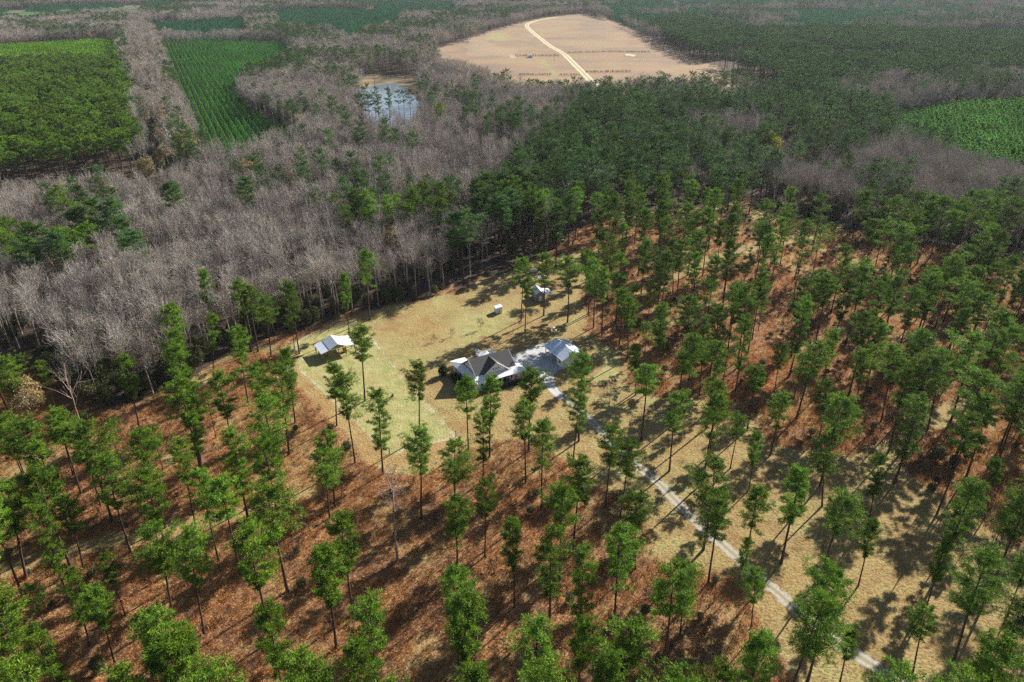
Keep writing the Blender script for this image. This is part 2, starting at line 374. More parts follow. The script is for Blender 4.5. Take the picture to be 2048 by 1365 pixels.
# ---------------------------------------------------------------- zones (photo outlines dropped onto the ground)
Z = {k: wpoly(v) for k, v in dict(
 lawn=[(556,702),(604,676),(650,655),(705,633),(760,614),(812,604),(870,592),(925,582),(960,560),(1010,545),(1060,528),(1110,512),(1170,500),(1210,500),
       (1190,545),(1160,590),(1175,625),(1168,660),(1215,690),(1250,715),(1262,742),(1240,765),(1300,785),(1330,800),(1400,795),(1500,830),(1545,890),
       (1640,905),(1700,915),(1760,880),(1800,850),(1850,815),(1930,790),(1960,800),(1900,850),(1830,880),(1790,910),(1830,960),(1920,1020),(2000,1080),
       (2100,1120),(2500,1200),(2700,1600),(1640,1600),(1610,1420),(1570,1330),(1530,1270),(1500,1200),(1455,1150),(1400,1140),(1330,1140),(1300,1100),
       (1290,1020),(1230,985),(1165,975),(1140,930),(1095,905),(1050,878),(985,880),(930,905),(850,950),(790,955),(740,930),(700,890),(640,820),(600,775),(565,740)],
 green=[(596,738),(779,908),(912,874),(806,756),(716,648),(645,660),(592,684),(600,712)],
 green2=[(1190,690),(1225,700),(1240,722),(1238,745),(1200,770),(1185,760),(1205,735)],
 back=[(716,648),(760,625),(870,600),(960,580),(1010,590),(1040,640),(1000,668),(930,690),(880,720),(800,748)],
 field=[(872,100),(935,80),(985,62),(1048,45),(1100,34),(1168,28),(1228,42),(1330,92),(1400,125),(1475,150),(1520,168),(1480,190),(1330,200),(1180,205),(1060,200),(960,170),(880,150)],
 mud=[(696,158),(722,150),(762,146),(800,150),(838,156),(846,176),(836,195),(800,176),(740,176),(706,170)],
 pondfront=[(715,240),(735,228),(840,228),(850,262),(800,300),(740,292)],
 trackL=[(0,1130),(150,1085),(300,1055),(400,1035),(560,990),(640,965),(640,985),(560,1012),(400,1065),(300,1085),(150,1115),(0,1160)],
 track2=[(360,765),(440,712),(520,688),(560,690),(556,702),(520,706),(440,728),(380,775)],
 glade=[(1500,410),(1560,430),(1700,445),(1690,475),(1600,490),(1500,470)],
 clay=[(1395,845),(1480,790),(1520,720),(1560,690),(1575,720),(1540,790),(1480,830),(1420,860)],
 path=[(1330,545),(1440,505),(1560,470),(1640,470),(1640,485),(1560,490),(1440,525),(1340,565)],
 russet=[(-2500,770),(0,735),(80,728),(150,800),(235,822),(300,795),(370,760),(450,705),(560,672),(640,650),(760,612),(870,590),(960,565),(1030,535),(1110,500),
         (1170,455),(1230,420),(1350,420),(1500,400),(1560,440),(1760,470),(2048,520),(2500,560),(3600,1600),(-2500,1600)],
 # woods
 oldpine=[(-2500,156),(-200,154),(0,150),(242,142),(262,190),(292,330),(262,350),(232,368),(180,362),(130,368),(60,372),(-100,378),(-2500,420)],
 bright=[(-2500,96),(0,94),(238,80),(244,142),(-200,154),(-2500,156)],
 lowgap=[(-2500,372),(0,372),(300,345),(400,350),(420,380),(380,405),(300,425),(0,432),(-2500,440)],
 strip=[(250,70),(312,70),(334,190),(380,280),(412,330),(396,352),(320,350),(300,330),(286,230)],
 gap=[(296,250),(310,250),(326,340),(300,345)],
 rows=[(322,92),(440,88),(566,92),(600,118),(552,150),(492,176),(478,208),(520,240),(605,285),(585,325),(500,352),(440,368),(425,360),(376,240)],
 teal1=[(296,54),(486,42),(502,78),(400,86),(302,86)],
 teal2=[(545,24),(700,22),(806,36),(800,66),(705,94),(645,76),(560,70)],
 teal3=[(735,8),(905,8),(918,34),(850,40),(750,30)],
 openyoung=[(-2500,22),(0,22),(340,8),(420,12),(330,30),(180,40),(0,56),(-2500,58)],
 youngR=[(1770,255),(1830,232),(1900,218),(2048,208),(2600,190),(2900,400),(2300,410),(2048,395),(1930,372),(1840,330),(1775,285)],
 tealR=[(1176,8),(1240,4),(2600,2),(2600,100),(1930,92),(1760,78),(1500,80),(1440,66),(1380,50),(1330,56),(1290,66),(1230,44)],
 maturR=[(1300,62),(1460,62),(1700,60),(2600,78),(2600,165),(2048,195),(1900,200),(1760,235),(1560,235),(1440,165),(1350,112)],
 bareR1=[(1370,290),(1440,280),(1510,290),(1520,360),(1440,375),(1380,345)],
 bareR2=[(1490,350),(1560,330),(1700,335),(1830,350),(2048,380),(2600,390),(2600,500),(2048,500),(1760,462),(1700,440),(1600,432),(1530,408)],
 bareR3=[(1640,195),(1800,180),(2048,168),(2600,160),(2600,215),(2048,205),(1860,235),(1700,232)],
 pineM=[(1150,235),(1190,215),(1330,210),(1460,200),(1560,235),(1760,235),(1810,270),(1880,330),(2048,355),(2600,355),(2700,520),(2600,560),(2048,520),(1700,452),(1500,410),
        (1350,430),(1230,430),(1170,460),(1120,490),(1010,540),(940,570),(905,560),(930,500),(980,430),(1030,380),(1060,330),(1120,280)],
 pond=[(722,178),(748,170),(792,168),(822,180),(838,205),(842,240),(800,262),(762,262),(735,245),(716,215)],
).items()}
DRIVE = wpoly([(1118,788),(1126,792),(1139,802),(1165,828),(1196,855),(1228,889),(1270,928),(1318,967),(1350,1000),(1388,1039),(1446,1090),(1505,1142),(1563,1192),(1643,1262),(1757,1338),(1860,1400),(1990,1490)])
ROAD = wpoly([(1112,35),(1092,38),(1072,42),(1054,50),(1062,62),(1082,78),(1100,92),(1127,108),(1150,130),(1172,152),(1195,176),(1225,205)])
FENCE = [wpoly(q) for q in ([(592,684),(645,656),(707,640),(716,646)], [(716,648),(763,700),(806,756),(860,815),(912,874)],
         [(912,874),(850,890),(785,908),(779,908)], [(779,908),(690,822),(640,776),(598,738),(600,712),(592,684)])]
for q in DRIVE, ROAD: pass

# ---------------------------------------------------------------- the ground: one sheet to the horizon, zones as attributes
def gline(a, b, step, far, sgn_lo, sgn_hi, g=1.07):
    c = list(np.arange(a, b+step, step)); s = step; x = c[-1]
    while x < sgn_hi: s *= g; x += s; c.append(x)
    s = step; x = a; lo = []
    while x > sgn_lo: s *= g; x -= s; lo.append(x)
    return np.array(lo[::-1]+c)
gx = gline(-140, 160, .8, 0, -7000, 7000, 1.022); gy = gline(78, 330, .8, 0, -2500, 9000, 1.012)
GX, GY = np.meshgrid(gx, gy); nx, ny = len(gx), len(gy)
X = GX.ravel(); Y = GY.ravel()
dist = np.maximum(np.hypot(X, Y), 50)
def jit(amp):
    return (vnoise(X+400, Y+900, 9)-.5)*amp*2+(vnoise(X+70, Y+30, 2.5)-.5)*amp, (vnoise(X+800, Y+100, 9)-.5)*amp*2+(vnoise(X+270, Y+630, 2.5)-.5)*amp
jx, jy = jit(1.6); ax, ay = jit(5)
far = np.clip(dist/600, .3, 1.5)
mask = {}
mask['russet'] = inside(Z['russet'], X+ax, Y+ay).astype(float)
ln = inside(Z['lawn'], X+jx, Y+jy); mask['lawn'] = (ln | inside(Z['track2'], X+jx, Y+jy) | inside(Z['glade'], X+ax, Y+ay) | inside(Z['path'], X+jx, Y+jy)).astype(float)
mask['lawn'] = np.maximum(mask['lawn'], .75*inside(Z['trackL'], X+jx, Y+jy))
mask['green'] = np.maximum.reduce([1.*inside(Z['green'], X, Y), .9*inside(Z['green2'], X, Y), inside(Z['back'], X+ax, Y+ay)*np.clip(vnoise(X, Y, 14)*1.6-.5, 0, .8)])
fd = np.minimum.reduce([seg_dist(f, X, Y) for f in FENCE])
mask['pale'] = np.clip(1.1-fd/.65, 0, 1)*np.clip(vnoise(X, Y, 2)*1.7-.35, 0, 1)*(Y < 260)
mask['field'] = inside(Z['field'], X+ax*2, Y+ay*2).astype(float)
mask['mud'] = inside(Z['mud'], X+ax*2, Y+ay*2).astype(float)
mask['clay'] = inside(Z['clay'], X+ax, Y+ay).astype(float)
mask['mow'] = inside(wpoly([(598,738),(545,752),(740,950),(790,950),(850,930),(912,880),(912,874),(779,908)]), X, Y).astype(float)
mask['brightg'] = np.clip(inside(Z['bright'], X, Y)*1.+inside(Z['openyoung'], X+ax*4, Y+ay*4)*1., 0, 1)
mask['fieldgreen'] = inside(wpoly([(968,78),(985,66),(1008,66),(1024,74),(1010,82),(985,82)]), X+ax*2, Y+ay*2)*.5+.45*inside(wpoly([(1078,120),(1092,120),(1120,150),(1102,151)]), X+ax, Y+ay)
mask['fieldpale'] = inside(wpoly([(1250,108),(1272,110),(1268,113),(1252,111)]), X, Y)*1.+inside(wpoly([(1020,112),(1032,112),(1032,116),(1020,116)]), X, Y)*.5+inside(wpoly([(935,82),(955,76),(1050,108),(1040,113),(935,112)]), X+ax*2, Y+ay*2)*.12
quad = (np.arange(ny-1)[:, None]*nx+np.arange(nx-1)[None]).ravel()
GF = np.column_stack([quad, quad+1, quad+nx+1, quad+nx])
def ground_mat():
    m, n, l, b = newmat("ground_cover"); g = N(n, "ShaderNodeNewGeometry").outputs["Position"]
    def A(k):
        a = N(n, "ShaderNodeAttribute"); a.attribute_name = k; return a.outputs["Fac"]
    n1 = noise(n, l, .045, 3, g); n2 = noise(n, l, .35, 4, g, .65); n3 = noise(n, l, 1.8, 4, g, .7); n4 = noise(n, l, .16, 4, g, .6)
    litter = ramp(n, l, n2, [(.3, (.055, .040, .030)), (.55, (.095, .068, .048)), (.75, (.15, .105, .07))])
    rus = ramp(n, l, n3, [(.30, (.10, .055, .035)), (.47, (.24, .125, .055)), (.58, (.42, .235, .10)), (.72, (.58, .42, .22))])
    rus = mix(n, l, ramp(n, l, n4, [(.45, (0, 0, 0)), (.62, (1, 1, 1))]), rus, mix(n, l, .6, rus, (.17, .095, .065)))
    rus = mix(n, l, ramp(n, l, n1, [(.50, (0, 0, 0)), (.60, (.75, .75, .75))]), rus, mix(n, l, n3, (.20, .17, .07), (.46, .33, .15)))
    lawn = ramp(n, l, n4, [(.32, (.29, .20, .085)), (.50, (.39, .295, .125)), (.66, (.40, .35, .145))])
    lawn = mix(n, l, ramp(n, l, n3, [(.42, (.55, .55, .55)), (.58, (1, 1, 1))]), (0, 0, 0), lawn, 'MIX')
    lw = mix(n, l, ramp(n, l, n1, [(.42, (0, 0, 0)), (.56, (1, 1, 1))]), lawn, mix(n, l, .22, lawn, (.36, .19, .08)))
    grn = ramp(n, l, n2, [(.30, (.24, .25, .09)), (.5, (.33, .32, .125)), (.68, (.41, .37, .18))])
    grn = mix(n, l, ramp(n, l, n4, [(.52, (0, 0, 0)), (.64, (.8, .8, .8))]), grn, (.38, .28, .125))
    # mown swathes and plough rows follow the fence and the far road
    def bands(ang, sc, dist=.6):
        mp = N(n, "ShaderNodeMapping"); mp.inputs["Rotation"].default_value = (0, 0, ang); l.new(g, mp.inputs[0])
        wv = N(n, "ShaderNodeTexWave", wave_type='BANDS'); wv.inputs["Scale"].default_value = sc; wv.inputs["Distortion"].default_value = dist
        wv.inputs["Detail"].default_value = 2; l.new(mp.outputs[0], wv.inputs[0]); return wv.outputs["Fac"]
    mow = mix(n, l, mathn(n, l, 'MULTIPLY', A('mow'), ramp(n, l, bands(R_(32), .42), [(.3, (0, 0, 0)), (.8, (.55, .55, .55))])), lw, (.44, .24, .10))
    fld = ramp(n, l, noise(n, l, .010, 5, g, .6), [(.34, (.20, .15, .11)), (.45, (.28, .19, .125)), (.54, (.34, .215, .125)), (.64, (.33, .26, .14))])
    fld = mix(n, l, .25, fld, (.24, .20, .14)); fld = mix(n, l, ramp(n, l, bands(R_(8), .05, 3.0), [(.2, (0, 0, 0)), (.9, (.16, .16, .16))]), fld, (.26, .18, .14))
    c = mix(n, l, A('russet'), litter, rus)
    c = mix(n, l, A('lawn'), c, mow); c = mix(n, l, A('green'), c, grn)
    c = mix(n, l, A('clay'), c, mix(n, l, .65, rus, (.42, .15, .06)))
    c = mix(n, l, A('pale'), c, (.50, .46, .32)); c = mix(n, l, A('field'), c, fld)
    c = mix(n, l, A('fieldgreen'), c, (.30, .32, .12)); c = mix(n, l, A('fieldpale'), c, (.58, .48, .33))
    c = mix(n, l, A('mud'), c, ramp(n, l, noise(n, l, .05, 3, g), [(.4, (.11, .09, .055)), (.6, (.27, .20, .12))]))
    c = mix(n, l, A('brightg'), c, ramp(n, l, noise(n, l, .02, 4, g), [(.4, (.06, .11, .045)), (.5, (.09, .14, .05)), (.62, (.17, .14, .08))]))
    l.new(c, b.inputs["Base Color"]); b.inputs["Roughness"].default_value = .95; b.inputs["Specular IOR Level"].default_value = .1
    bp = N(n, "ShaderNodeBump"); bp.inputs["Strength"].default_value = .9; bp.inputs["Distance"].default_value = .35
    l.new(mathn(n, l, 'ADD', n3, mathn(n, l, 'MULTIPLY', n2, .8)), bp.inputs["Height"]); l.new(bp.outputs[0], b.inputs["Normal"])
    return m
gm = meshdata("ground", np.column_stack([X, Y, 0*X]), GF, [ground_mat()])
for k, v in mask.items():
    a = gm.attributes.new(k, 'FLOAT', 'POINT'); a.data.foreach_set("value", v.astype(np.float32))
link("ground", gm, kind="structure")

# ---- gravel drive, concrete pad, dirt road, pond
def ribbon(P, half, z, zc=None, sub=14, jitter=.0, seed=1):
    """Catmull-Rom strip, returns V,F with u coordinate"""
    rg = np.random.default_rng(seed); pts = []
    Q = np.vstack([2*P[0]-P[1], P, 2*P[-1]-P[-2]])
    for i in range(1, len(Q)-2):
        for t in np.linspace(0, 1, sub, endpoint=False):
            a, b, c, d = Q[i-1:i+3]
            pts.append(.5*((2*b)+(-a+c)*t+(2*a-5*b+4*c-d)*t*t+(-a+3*b-3*c+d)*t**3))
    pts.append(P[-1]); pts = np.array(pts); T = np.gradient(pts, axis=0); T /= np.linalg.norm(T, axis=1, keepdims=True)
    Nn = np.column_stack([-T[:, 1], T[:, 0]]); V = []; U = []
    cols = np.linspace(-1, 1, 9)
    for k, p in enumerate(pts):
        for c in cols:
            j = rg.normal(0, jitter) if abs(c) == 1 else 0
            q = p+Nn[k]*(half*c+j); V.append((q[0], q[1], z)); U.append(c)
    nc = len(cols); F = [(k*nc+i, k*nc+i+1, (k+1)*nc+i+1, (k+1)*nc+i) for k in range(len(pts)-1) for i in range(nc-1)]
    return np.array(V), np.array(F), np.array(U), pts
def road_mat(name, c1, c2, mid, sc):
    m, n, l, b = newmat(name); g = N(n, "ShaderNodeNewGeometry").outputs["Position"]
    a = N(n, "ShaderNodeAttribute"); a.attribute_name = "across"; au = mathn(n, l, 'ABSOLUTE', a.outputs["Fac"])
    ns = noise(n, l, sc, 4, g, .7)
    base = ramp(n, l, ns, [(.35, c2), (.6, c1)])
    tr = ramp(n, l, mathn(n, l, 'ADD', au, mathn(n, l, 'MULTIPLY', mathn(n, l, 'SUBTRACT', ns, .5), .5)), [(.22, (1, 1, 1)), (.38, (0, 0, 0)), (.78, (0, 0, 0)), (1.0, (1, 1, 1))])
    l.new(mix(n, l, tr, base, mid), b.inputs["Base Color"]); b.inputs["Roughness"].default_value = .95; b.inputs["Specular IOR Level"].default_value = .1
    return m
V, F, U, DPTS = ribbon(DRIVE, 1.35, .004, jitter=.28)
me = meshdata("driveway", V, F, [road_mat("gravel", (.44, .42, .38), (.28, .25, .21), (.30, .25, .14), 2.2)])
me.attributes.new("across", 'FLOAT', 'POINT').data.foreach_set("value", U.astype(np.float32)); link("driveway", me, kind="structure")
V, F, U, RPTS = ribbon(ROAD, 4.2, .03, jitter=.5)
me = meshdata("dirt_road", V, F, [road_mat("sandy_road", (.62, .53, .38), (.48, .40, .28), (.36, .32, .17), .3)])
me.attributes.new("across", 'FLOAT', 'POINT').data.foreach_set("value", U.astype(np.float32)); link("dirt_road", me, kind="structure")
padpx = [(1024,711),(1040,705),(1078,689),(1096,685),(1150,700),(1129,738),(1115,742),(1108,750),(1107,761),(1112,773),(1122,787),(1128,797),(1117,800),(1104,788),(1092,774),(1076,759),(1062,749),(1054,742),(1038,728)]
pad = [(*at(*p), .012) for p in padpx]
m, n, l, b = newmat("concrete"); g = N(n, "ShaderNodeNewGeometry").outputs["Position"]
cc = ramp(n, l, noise(n, l, .5, 5, g, .65), [(.3, (.34, .34, .33)), (.6, (.47, .47, .455)), (.8, (.54, .54, .52))]); l.new(cc, b.inputs[0]); b.inputs["Roughness"].default_value = .85
k = MB(); k.slab(pad, .011); k.build("concrete_apron", m, kind="structure")
pp = Z['pond']; th = []
for i in range(len(pp)):
    a, b2 = pp[i], pp[(i+1) % len(pp)]
    for t in np.linspace(0, 1, 5, endpoint=False): th.append(tuple(a+(b2-a)*t+RNG.normal(0, 2, 2)))
m, n, l, b = newmat("pond_water"); b.inputs["Base Color"].default_value = (.17, .20, .24, 1); b.inputs["Roughness"].default_value = .06; b.inputs["IOR"].default_value = 1.33
g = N(n, "ShaderNodeNewGeometry").outputs["Position"]; bp = N(n, "ShaderNodeBump"); bp.inputs["Strength"].default_value = .15; bp.inputs["Distance"].default_value = .1
l.new(noise(n, l, 1.5, 2, g), bp.inputs["Height"]); l.new(bp.outputs[0], b.inputs["Normal"])
k = MB(); k.slab([(x, y, .05) for x, y in th], .04); k.build("water", m, kind="structure")

# ---------------------------------------------------------------- buildings
def frame(ox, oy, ang):
    """returns an object placer: parts are modelled in local u,v,z"""
    return (ox, oy, 0), ang
def window_part(par, c, ax, w_, h_, name="window"):
    """c=(u,v,z) centre; ax 'u' = window lies in the u direction facing -v ; 'v' = lies along v facing -u"""
    u, v, z = c; t = .05
    fr = MB(); gl = MB(); b = .09
    def bx(mb, a0, a1, z0, z1, d0, d1):
        if ax == 'u': mb.box(u+a0, v-d1, z+z0, u+a1, v-d0, z+z1)
        else: mb.box(u-d1, v+a0, z+z0, u-d0, v+a1, z+z1)
    bx(fr, -w_/2-b, -w_/2, -h_/2-b, h_/2+b, .0, t); bx(fr, w_/2, w_/2+b, -h_/2-b, h_/2+b, .0, t)
    bx(fr, -w_/2, w_/2, h_/2, h_/2+b, .0, t); bx(fr, -w_/2, w_/2, -h_/2-b, -h_/2, .0, t); bx(fr, -w_/2, w_/2, -.03, .03, .022, t-.002)
    bx(gl, -w_/2, w_/2, -h_/2, h_/2, .0, .02)
    f = fr.build(name, M['whitetrim'], par); gl.build("pane", M['glass'], f); return f

def farmhouse():
    o = empty("farmhouse", (-10.8, 176.0, 0), R_(29.8), label="white farmhouse with dark shingled gables and white metal skirt roofs around it", cat="house")
    W, D = 17.7, 13.0; ez, cz, rz = 3.0, 4.0, 7.3; c0, c1, v0, v1 = 2.15, 14.95, 2.8, 11.4
    w_ = MB(); w_.box(.5, .5, .0, 6.2, D-.5, 2.95); w_.box(6.2, 2.6, .0, 14.6, D-.5, 2.95)
    w_.box(.5, D-.5, .0, 4.6, 14.7, 2.95)
    wall = w_.build("wall", M['whitewall'], o)
    uw = MB(); vm = (v0+v1)/2
    uw.extr([(c0+.3, v0+.3, 2.9), (c0+.3, v1-.3, 2.9), (c0+.3, v1-.3, cz), (c0+.3, vm, rz-.25), (c0+.3, v0+.3, cz)], (c1-c0-.6, 0, 0))
    uw.build("upper_wall", M['whitewall'], o)
    # skirt roofs
    s = MB()
    F_ = [[(-.1,-.1,ez),(W,-.1,ez),(c1,v0,cz),(c0,v0,cz)], [(-.1,D+3.0,ez),(-.1,-.1,ez),(c0,v0,cz),(c0,v1,cz)],
          [(W,-.1,ez),(W,D,ez),(c1,v1,cz),(c1,v0,cz)], [(W,D,ez),(5.0,D,ez),(c0+1,v1,cz),(c1,v1,cz)],
          [(5.0,D+3.0,ez),(-.1,D+3.0,ez),(c0,v1,cz),(c0+1,v1,cz)], [(5.0,D,ez),(5.0,D+3.0,ez),(c0+1,v1,cz)]]
    for f in F_: s.slab(f, .10)
    skirt = s.build("skirt_roof", M['whitemetal'], o)
    sm = MB()
    for f, nn in ((F_[0], 30), (F_[1], 24), (F_[2], 20)):
        a, b, c, d = [Vector(p) for p in f]
        for i in range(1, nn):
            p = a.lerp(b, i/nn); dirn = ((d-a)+(c-b))/2
            inn = Vector((0, 1, 0)) if f is F_[0] else (Vector((1, 0, 0)) if f is F_[1] else Vector((-1, 0, 0)))
            run = 2.9 if f is F_[0] else (2.25 if f is F_[1] else 2.75)
            e0, e1 = (a-p).length, (b-p).length; run2 = min(run, e0*(1.28 if f is F_[0] else .77)+.02, e1*1.0+.02)
            q = p+inn*run2; q.z = ez+(cz-ez)*run2/run
            sm.bar(p+Vector((0, 0, .012)), q+Vector((0, 0, .012)), .02, 4)
    sm.build("roof_seam", M['whitemetal'], skirt)
    # main gable roof
    g = MB(); oh = .0
    g.slab([(c0-.25, v0-.35, cz-.13), (c1+.25, v0-.35, cz-.13), (c1+.25, vm, rz+.1), (c0-.25, vm, rz+.1)], .14)
    g.slab([(c1+.25, v1+.35, cz-.13), (c0-.25, v1+.35, cz-.13), (c0-.25, vm+.001, rz+.1), (c1+.25, vm+.001, rz+.1)], .14)
    roof = g.build("main_roof", M['shingle'], o)
    for uu in (c0-.27, c1+.27):
        for va, vb in ((v0-.35, vm), (v1+.35, vm)):
            f = MB(); f.bar((uu, va, cz-.2), (uu, vb, rz+.03), .09, 4); f.build("fascia", M['whitetrim'], roof)
    # cross gable
    gu, gh, gv, gz = 8.4, 4.15, 2.05, 7.1; ge = 3.95
    cw = MB(); cw.extr([(gu-gh+.35, gv+.25, ge-.1), (gu+gh-.35, gv+.25, ge-.1), (gu, gv+.25, gz-.35)], (0, vm-gv-.6, 0)); 
    cg = cw.build("cross_gable_wall", M['whitewall'], o)
    cb = MB(); cb.box(gu-gh+.4, gv+.3, 3.2, gu+gh-.4, vm-.5, ge-.05); cb.build("gable_base", M['whitewall'], cg)
    cr = MB(); 
    cr.slab([(gu-gh, gv-.1, ge-.1), (gu, gv-.1, gz), (gu, vm-.1, gz), (gu-gh, vm-.1, ge-.1)][::-1], .14)
    cr.slab([(gu+gh, gv-.1, ge-.1), (gu+.001, gv-.1, gz), (gu+.001, vm-.1, gz), (gu+gh, vm-.1, ge-.1)], .14)
    crr = cr.build("cross_roof", M['shingle'], o)
    for sg in (-1, 1): f = MB(); f.bar((gu+sg*gh, gv-.14, ge-.15), (gu, gv-.14, gz-.05), .13, 4); f.build("fascia", M['whitetrim'], crr)
    for du in (-.85, 0, .85): window_part(o, (gu+du, gv+.25, 4.95), 'u', .45, .6)
    for u, z, a, b in ((2.9, 1.7, .8, 1.3), (4.4, 1.7, .8, 1.3)): window_part(o, (u, .5, z), 'u', a, b)
    for u in (7.6, 12.2): window_part(o, (u, 2.6, 1.6), 'u', .9, 1.4)
    for v in (2.4, 6.0, 9.5, 12.8): window_part(o, (.5, v, 1.8), 'v', .8, 1.2)
    d = MB(); d.box(9.4, 2.54, .35, 10.4, 2.6, 2.45); dd = d.build("door", M['red'], o); h = MB(); h.bar((10.25, 2.50, 1.4), (10.25, 2.54, 1.4), .03); h.build("handle", M['dark'], dd)
    p = MB(); p.box(6.2, .1, .02, W-.2, 2.6, .35); p.box(14.6, 2.6, .02, W-.2, D-.6, .35); p.build("porch_floor", M['deck'], o)
    for u, v in ((6.6, .35), (9.3, .35), (12.0, .35), (14.7, .35), (17.3, .35), (17.3, 3.6), (17.3, 7.2), (17.3, 10.8)):
        q = MB(); q.box(u-.11, v-.11, .35, u+.11, v+.11, 2.9); q.build("porch_post", M['whitetrim'], o)
    st = MB(); st.box(9.0, -.6, .02, 10.8, .1, .18); st.build("porch_step", M['deck'], o)
    # screened porch behind
    q = MB(); q.box(9.6, D-.4, .02, 14.2, 16.6, 2.6); q.build("back_room", M['whitewall'], o)
    q = MB(); q.slab([(9.2, 17.0, 2.75), (9.2, 12.25, 2.95), (11.9, 12.25, 3.6), (11.9, 15.2, 3.6)][::-1], .1)
    q.slab([(14.6, 17.0, 2.75), (14.6, 12.25, 2.95), (11.9, 12.25, 3.6), (11.9, 15.2, 3.6)], .1); q.slab([(9.2, 17.0, 2.75), (14.6, 17.0, 2.75), (11.9, 15.2, 3.6)], .1)
    q.build("back_roof", M['whitemetal'], o)
    window_part(o, (9.6, 14.3, 1.5), 'v', 1.6, 1.2)
    ch = MB(); ch.bar((4.0, 9.2, 5.3), (4.0, 9.2, 6.9), .09, 8); ch.build("vent_pipe", M['whitetrim'], roof)
    return o
HOUSE = farmhouse(); HM = Matrix.Translation((-10.8, 176.0, 0)) @ Matrix.Rotation(R_(29.8), 4, 'Z')
def hp(u, v, z=0): p = HM @ Vector((u, v, z)); return (p.x, p.y, p.z)

def garage():
    o = empty("garage", (13.9, 201.4, 0), R_(-61.8), label="garage with open carport and blue grey metal roof beside the concrete apron", cat="garage")
    # local: u along the ridge towards the camera (10.6 m), v across: -3.95 faces left, +3.95 faces right
    L, Hh, ez, rz = 10.6, 4.0, 3.1, 4.75
    r = MB(); r.slab([(-.3, -Hh-.3, ez-.1), (L, -Hh-.3, ez-.1), (L, 0, rz), (-.3, 0, rz)], .1); r.slab([(L, Hh+.3, ez-.1), (-.3, Hh+.3, ez-.1), (-.3, .001, rz), (L, .001, rz)], .1)
    rf = r.build("roof", M['bluemetal'], o)
    s = MB()
    for i in range(25):
        u = -.2+i*.44
        for sg in (-1, 1): s.bar((u, sg*(Hh+.28), ez-.08), (u, sg*.02, rz+.012), .022, 4)
    s.build("roof_seam", M['bluemetal'], rf)
    for a_, b_ in ((-Hh-.34, -Hh-.31), (Hh+.31, Hh+.34)): f = MB(); f.box(-.32, a_, ez-.27, L+.02, b_, ez-.05); f.build("fascia", M['whitetrim'], rf)
    for u in (-.34, L+.03):
        for sg in (-1, 1): f = MB(); f.bar((u, sg*(Hh+.3), ez-.16), (u, 0, rz-.06), .09, 4); f.build("fascia", M['whitetrim'], rf)
    w_ = MB(); w_.box(6.9, -Hh+.1, .02, L-.3, Hh-.1, ez-.15)
    w_.extr([(6.9, -Hh+.1, ez-.15), (6.9, Hh-.1, ez-.15), (6.9, 0, rz-.2)], (L-.3-6.9, 0, 0)); w_.box(-.1, Hh-.25, .02, 6.9, Hh-.1, ez-.15)
    w_.build("wall", M['whitewall'], o)
    hd = MB(); hd.box(0, -Hh+.1, ez-.45, 6.9, -Hh+.25, ez-.16); hd.extr([(0, -Hh+.1, ez-.2), (0, Hh-.25, ez-.2), (0, 0, rz-.2)], (.12, 0, 0)); hd.build("header_beam", M['whitetrim'], o)
    for u, v in ((.1, -Hh+.2), (3.4, -Hh+.2), (.1, 0)):
        p = MB(); p.box(u-.1, v-.1, .02, u+.1, v+.1, ez-.3); p.build("post", M['whitetrim'], o)
    # windows face -v
    for u in (8.2, 8.85): 
        k = MB(); k.box(u-.3, -Hh+.06, 1.2, u+.3, -Hh+.1, 2.2); fr = k.build("window", M['whitetrim'], o)
        k = MB(); k.box(u-.22, -Hh+.03, 1.28, u+.22, -Hh+.058, 2.12); k.build("pane", M['glass'], fr)
    return o
garage()

def barn():
    o = empty("pole_barn", (-58.8, 195.2, 0), R_(31), label="open pole barn with stepped pale metal roof at the corner of the paddock", cat="barn")
    L = 6.8   # depth along v
    prof = [(0, 2.55, 2.75, 3.2, "lean_to_roof"), (2.72, 3.32, 5.6, 4.55, "main_roof"), (5.6, 4.55, 8.0, 3.45, "main_roof"), (8.0, 3.43, 11.2, 2.95, "lean_to_roof")]
    ms = [M['bluemetal'], M['bluemetal'], M['whitemetal'], M['whitemetal']]
    for (u0, z0, u1, z1, nm), mt in zip(prof, ms):
        r = MB(); r.slab([(u0, -.2, z0), (u1, -.2, z1), (u1, L+.2, z1), (u0, L+.2, z0)], .08)
        rr = r.build(nm, mt, o); s = MB()
        for i in range(16): y = -.1+i*(L+.2)/15; s.bar((u0+.03, y, z0+.012), (u1-.03, y, z1+.012), .018, 4)
        s.build("roof_seam", mt, rr)
    for y_, d_ in ((0, .08), (L, -.08)): tr = MB(); tr.extr([(2.8, y_, 3.05), (8.0, y_, 3.2), (5.6, y_, 4.35)], (0, d_, 0)); tr.build("gable_board", M['wood'], o)
    for u, z in ((.25, 2.55), (2.9, 3.2), (5.6, 4.3), (8.0, 3.35), (10.9, 2.95)):
        for v in (.15, L/2, L-.15):
            p = MB(); p.box(u-.1, v-.1, 0, u+.1, v+.1, z-.05); p.build("post", M['wood'], o)
    for v in (.15, L-.15):
        p = MB(); p.box(.2, v-.05, 2.38, 11.0, v+.05, 2.5); p.build("beam", M['wood'], o)
barn()
# hay and a red machine under the barn
hb = MB(); 
def hay():
    o = MB(); o.bar((0, -.6, .65), (0, .6, .65), .65, 14); e = o.build("hay_bale", M['straw']); return e
h = hay(); h.location = (-52.9, 201.4, 0); h.rotation_euler = (0, 0, .4); tag(h, "round straw coloured hay bale under the pole barn roof", "hay bale")

